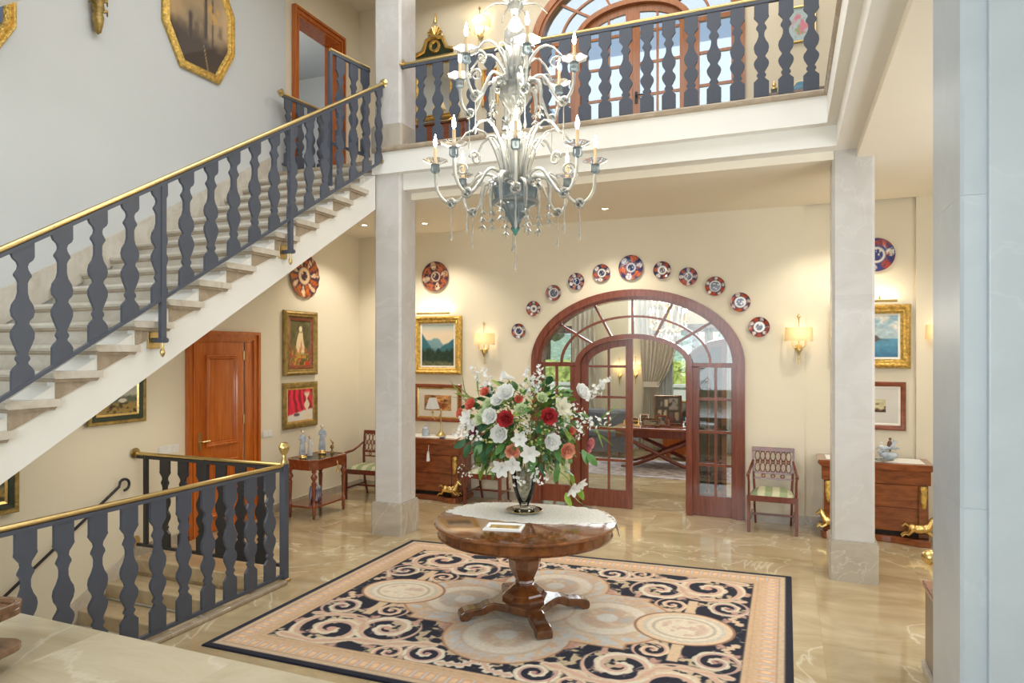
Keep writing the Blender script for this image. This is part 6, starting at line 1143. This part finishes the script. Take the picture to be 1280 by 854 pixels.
photo('small upright dark frame right of the reddish one on the table', .14, -.16, .10, .18, 0, MT['chair']); photo('silver photograph frame at the far corner of the salon table', .52, .10, .24, .16, 20, MT['mirror']); photo('low silver frame near the right corner of the salon table', .50, -.22, .20, .12, 10, MT['mirror']); photo('silver frame at the left end of the salon table', -.58, .12, .26, .13, -20, MT['mirror']); photo('small silver frame behind others at the left end', -.40, .28, .20, .18, -10, MT['mirror']); photo('flat leaning frame at the near left corner of the table', -.55, -.20, .30, .10, -4, MT['goldplain'])
# painting on an easel stand by the window
t = thing('easel_painting', 'small dark seascape painting propped on the honey coloured cabinet by the garden window', 'picture', (-1.72, 13.95, .641), R(-4)); obj('frame', frame_m(rect(.80, .52), [(0, -.02), (0, .02), (.02, .03), (.04, .015)]), MT['olive'], t).location = (0, 0, .262); obj('canvas', canvas_m(.73, .45, lambda u, v: P_sea(u, v) * .7, -.01), MT['paint'], t).location = (0, 0, .262); obj('backing', M().box(-.39, .39, .0, .02, .004, .51).tube([(0, .02, .4), (0, .10, 0.004)], .012, 6), MT['chair'], t)
t = thing('side_cabinet', 'honey coloured wooden side cabinet below the easel painting', 'cabinet', (-1.75, 13.72, 0)); obj('body', M().box(-.55, .55, 0, .30, .1, .60), MT['door'], t, bevel=.01); obj('top_slab', M().box(-.58, .58, -.02, .40, .60, .64), MT['mahog'], t, bevel=.006)
for s in (-1, 1): obj('door_panel', M().box(s * .27 - .22, s * .27 + .22, -.012, .005, .16, .55), MT['door'], t, bevel=.01)
for x, z in ((-.45, 0), (.45, 0)): obj('leg', M().box(x - .04, x + .04, .02, .10, 0, .1), MT['door'], t)
t = thing('stem_glass_bowl', 'small clear glass bowl on a stem standing on the honey cabinet', 'bowl', (-2.16, 13.80, .641)); obj('bowl', M().lathe([(.06, 0), (.05, .012), (.012, .03), (.012, .12), (.09, .20), (.12, .27), (.115, .27), (.08, .205), (0, .14)], 20), MT['vase'], t, smooth=50)
# sofas
def sofa(label, loc, rz, w, mt):
    t = thing('sofa', label, 'sofa', loc, rz); obj('base', M().box(-w / 2, w / 2, 0, .85, .10, .40), mt, t, bevel=.04); obj('backrest', M().box(-w / 2, w / 2, .62, .90, .38, .92), mt, t, bevel=.08)
    for s in (-1, 1): obj('armrest', M().box(s * w / 2 - .13, s * w / 2 + .13, -.02, .88, .10, .66), mt, t, bevel=.07)
    n = max(1, round(w / .75)); cw = (w - .26) / n
    for k in range(n): x = -w / 2 + .13 + cw * k; obj('seat_cushion', M().box(x + .01, x + cw - .01, -.02, .64, .40, .54), mt, t, bevel=.04)
    for x in (-w / 2 + .1, w / 2 - .1):
        for y in (.06, .78): obj('foot', M().tube([(x, y, 0), (x, y, .11)], [.025, .035], 8), MT['chair'], t)
sofa('slate blue velvet sofa behind the closed door leaf', (-4.35, 12.2, 0), R(90), 2.0, MT['velvet']); sofa('slate blue velvet armchair before the pale sconce wall', (-3.55, 13.6, 0), R(0), 1.0, MT['velvet']); sofa('taupe upholstered sofa at the far side of the salon', (-5.5, 12.6, 0), R(90), 1.9, MT['beigefab'])
# curtains
def drape(name, label, x0, x1, y, z0, z1, mt, folds, amp=.05, tie=None, cat='curtain'):
    n = folds * 8; nz = 22; rows = []
    for j in range(nz + 1):
        f = j / nz; z = z0 + (z1 - z0) * f; lo, hi = x0, x1
        if tie:
            zt, xt, wt = tie; d = abs(z - zt); k = min(1, (d / ((z1 - zt) if z > zt else (zt - z0))) ** (.55 if z > zt else .8)); lo = xt - wt / 2 + (x0 - xt + wt / 2) * k if z > zt else xt - wt / 2 - .12 * k; hi = xt + wt / 2 + (x1 - xt - wt / 2) * k if z > zt else xt + wt / 2 + .16 * k
        rows.append([(lo + (hi - lo) * i / n, y + amp * math.sin(2 * PI * i / 8) * (.6 + .4 * f) + .012 * math.sin(i * 1.7 + 3 * f), z) for i in range(n + 1)])
    t = thing(name, label, cat, ((x0 + x1) / 2, y, z0)); m = M().strip(rows, Matrix.Translation((-(x0 + x1) / 2, -y, -z0))); o = obj('fabric', m, mt, t, smooth=180); s = o.modifiers.new('thick', 'SOLIDIFY'); s.thickness = .006
    if tie: obj('tie_band', M().lathe([(tie[2] * .62, -.06), (tie[2] * .60, .0), (tie[2] * .62, .06)], 16, Matrix.Translation((tie[1] - (x0 + x1) / 2, 0, tie[0] - z0)) @ Matrix.Scale(.55, 4, (0, 1, 0)), cap=False), mt, t, smooth=60)
    obj('curtain_pole', M().tube([(x0 - (x0 + x1) / 2 - .06, .0, z1 - z0 + .02), (x1 - (x0 + x1) / 2 + .06, 0, z1 - z0 + .02)], .02, 8), MT['goldplain'], t)
drape('curtain', 'taupe curtain tied back in swags beside the garden window', -3.0, -1.93, 14.72, .02, 3.3, MT['curtain'], 9, .05, (1.45, -2.72, .30)); drape('curtain', 'taupe curtain hanging at the near side of the salon behind the left window', -4.5, -3.95, 14.72, .02, 3.3, MT['curtain'], 5)
drape('sheer_curtain', 'pale blue sheer curtain behind the tied back taupe curtain', -2.66, -2.27, 14.88, .03, 3.2, MT['sheer'], 6, .03); drape('sheer_curtain', 'white sheer curtain at the right side of the garden window', -1.18, -.55, 14.80, .03, 3.2, MT['sheer'], 7, .04); drape('sheer_curtain', 'white sheer curtain at the left edge of the far left window', -6.4, -5.75, 14.80, .03, 3.2, MT['sheer'], 6, .04)
sconce('brass double wall lamp glowing on the salon wall beside the curtain', (-3.10, 14.995, 1.80), power=2.2, group='salon wall lamps'); sconce('brass double wall lamp on the salon wall seen through the door leaf', (-3.46, 14.995, 1.78), power=2.2, group='salon wall lamps')
# small gold chandelier
t = thing('salon_chandelier', 'gilt and crystal chandelier glowing in the salon beyond the arch', 'chandelier', (-1.9, 11.9, 2.45))
obj('stem', M().lathe([(0, 0), (.03, .03), (.05, .10), (.02, .16), (.03, .30), (.06, .36), (.02, .42), (.02, .60), (.05, .64), (.015, .70), (.012, 1.26)], 12), MT['goldplain'], t, smooth=50)
for i in range(8):
    a = 2 * PI * i / 8; x, y = math.cos(a), math.sin(a); o = obj('arm', M().tube([(.03 * x, .03 * y, .12), (.15 * x, .15 * y, .05), (.28 * x, .28 * y, .10), (.31 * x, .31 * y, .22)], .01, 6).lathe([(.03, .0), (.04, .015), (.012, .02)], 8, Matrix.Translation((.31 * x, .31 * y, .21))), MT['goldplain'], t, smooth=60); link('candle', me_candle, o, (.31 * x, .31 * y, .235)); link('flame_bulb', me_flame, o, (.31 * x, .31 * y, .235))
    obj('crystal_drop', M().ball((.20 * x, .20 * y, .0), (.015, .015, .03), 6).ball((.31 * x, .31 * y, .15), (.012, .012, .03), 6).ball((.08 * x, .08 * y, -.05), (.015, .015, .035), 6), G, t, smooth=60)
    obj('gilt_leaf', M().tube([(.02 * x, .02 * y, .40), (.12 * x, .12 * y, .56), (.20 * x, .20 * y, .52)], [.012, .016, .004], 5), MT['goldplain'], t, smooth=60)
l = light('salon_lamp', 'POINT', (0, 0, .15), 30, (1, .88, .68), shadow_soft_size=.25); l.parent = t
# ================================================================ GARDEN
struct('ground_garden', M().box(-30, 30, 15.2, 60, -.3, -.12), MT['lawn'], 'lawn outside the salon windows')
def bumpy(name, label, x0, x1, y0, y1, z0, z1, mt, cat, n=(60, 16), amp=.12, s=3):
    m = M(); g = np.random.RandomState(s); P = [(y0, z0), (y0 - .05, z0 + (z1 - z0) * .3), (y0 - .03, z0 + (z1 - z0) * .65), (y0 + .02, z0 + (z1 - z0) * .92), (y0 + .2, z1), (y1 - .2, z1), (y1, z0 + (z1 - z0) * .8), (y1, z0)]
    rows = []
    for y, z in [(P[i][0] + (P[i + 1][0] - P[i][0]) * k / 3, P[i][1] + (P[i + 1][1] - P[i][1]) * k / 3) for i in range(len(P) - 1) for k in range(3)] + [P[-1]]: rows.append([(x0 + (x1 - x0) * i / 120, y + g.uniform(-amp, amp) * .5, z + (g.uniform(-amp, amp) * .5 if z > z0 + .01 else 0)) for i in range(121)])
    m.strip(rows); lf = []
    for k in range(2600):
        y = y0 + g.uniform(-.12, .02); z = g.uniform(z0, z1 + .1); x = g.uniform(x0, x1); a = g.uniform(0, 6); r = .09; m.add([(x, y, z), (x + r * math.cos(a), y - .06, z + r * math.sin(a)), (x + r * .4 * math.cos(a + 1.2), y - .05, z + r * .5 * math.sin(a + 1.2))], [(0, 1, 2)])
    o = obj(name, m, mt, None, smooth=None); tag(o, label, cat, kind='stuff'); return o
bumpy('clipped_hedge', 'bright yellow green clipped hedge beyond the garden wall', -11, 9, 20.0, 21.2, -.12, 1.86, MT['hedge'], 'hedge')
struct('garden_wall', M().box(-12, 10, 19.3, 19.5, -.12, 1.16).box(-12.05, 10.05, 19.25, 19.55, 1.16, 1.24), MT['render'], 'low pale rendered wall in the garden')
def tree(label, x, y, h, r, s):
    t = thing('garden_tree', label, 'tree', (x, y, -.12)); g = random.Random(s); obj('trunk', M().tube([(0, 0, 0), (.1, 0, h * .4), (0, .1, h * .75)], [.2, .15, .08], 8), MT['twig'], t); m = M()
    for k in range(700):
        a = g.uniform(0, 6.28); b = math.asin(g.uniform(-.8, 1)); q = r * g.uniform(.5, 1); p = Vector((q * math.cos(a) * math.cos(b), q * math.sin(a) * math.cos(b), h * .72 + q * .95 * math.sin(b))); e = Matrix.Translation(p) @ Matrix.Rotation(g.uniform(0, 6), 4, 'Z') @ Matrix.Rotation(g.uniform(0, 3), 4, 'X'); w_ = r * .16
        m.add([(-w_, 0, 0), (0, 0, -w_ * .6), (w_, 0, 0), (0, 0, w_ * .6)], [(0, 1, 2, 3)], e)
    o = obj('foliage', m, MT['tree'], t); o['kind'] = 'stuff'
for a in ((-9.6, 27.5, 6.5, 2.6, 1, 'broad green tree beyond the hedge at the far side of the left window'), (-3.6, 29, 6.5, 2.9, 2, 'tall green tree beyond the hedge straight behind the tied curtain'), (2.2, 27, 5.5, 2.4, 3, 'rounded green tree beyond the hedge at the right of the window'), (-15.6, 31, 8, 3.0, 4, 'large green tree furthest from the salon windows')): tree(a[5], *a[:5])
rows = []
for j in range(9):
    f = j / 8; rows.append([(-60 + 120 * i / 60, 40 + 22 * f, -.12 + 6 * math.sin(f * PI / 2) * (.8 + .2 * math.sin(i * .5)) + .35 * math.sin(i * 2.3 + j)) for i in range(61)])
struct('hill_garden', M().strip(rows), MT['tree'], 'pale green wooded slope far behind the garden', smooth=180)
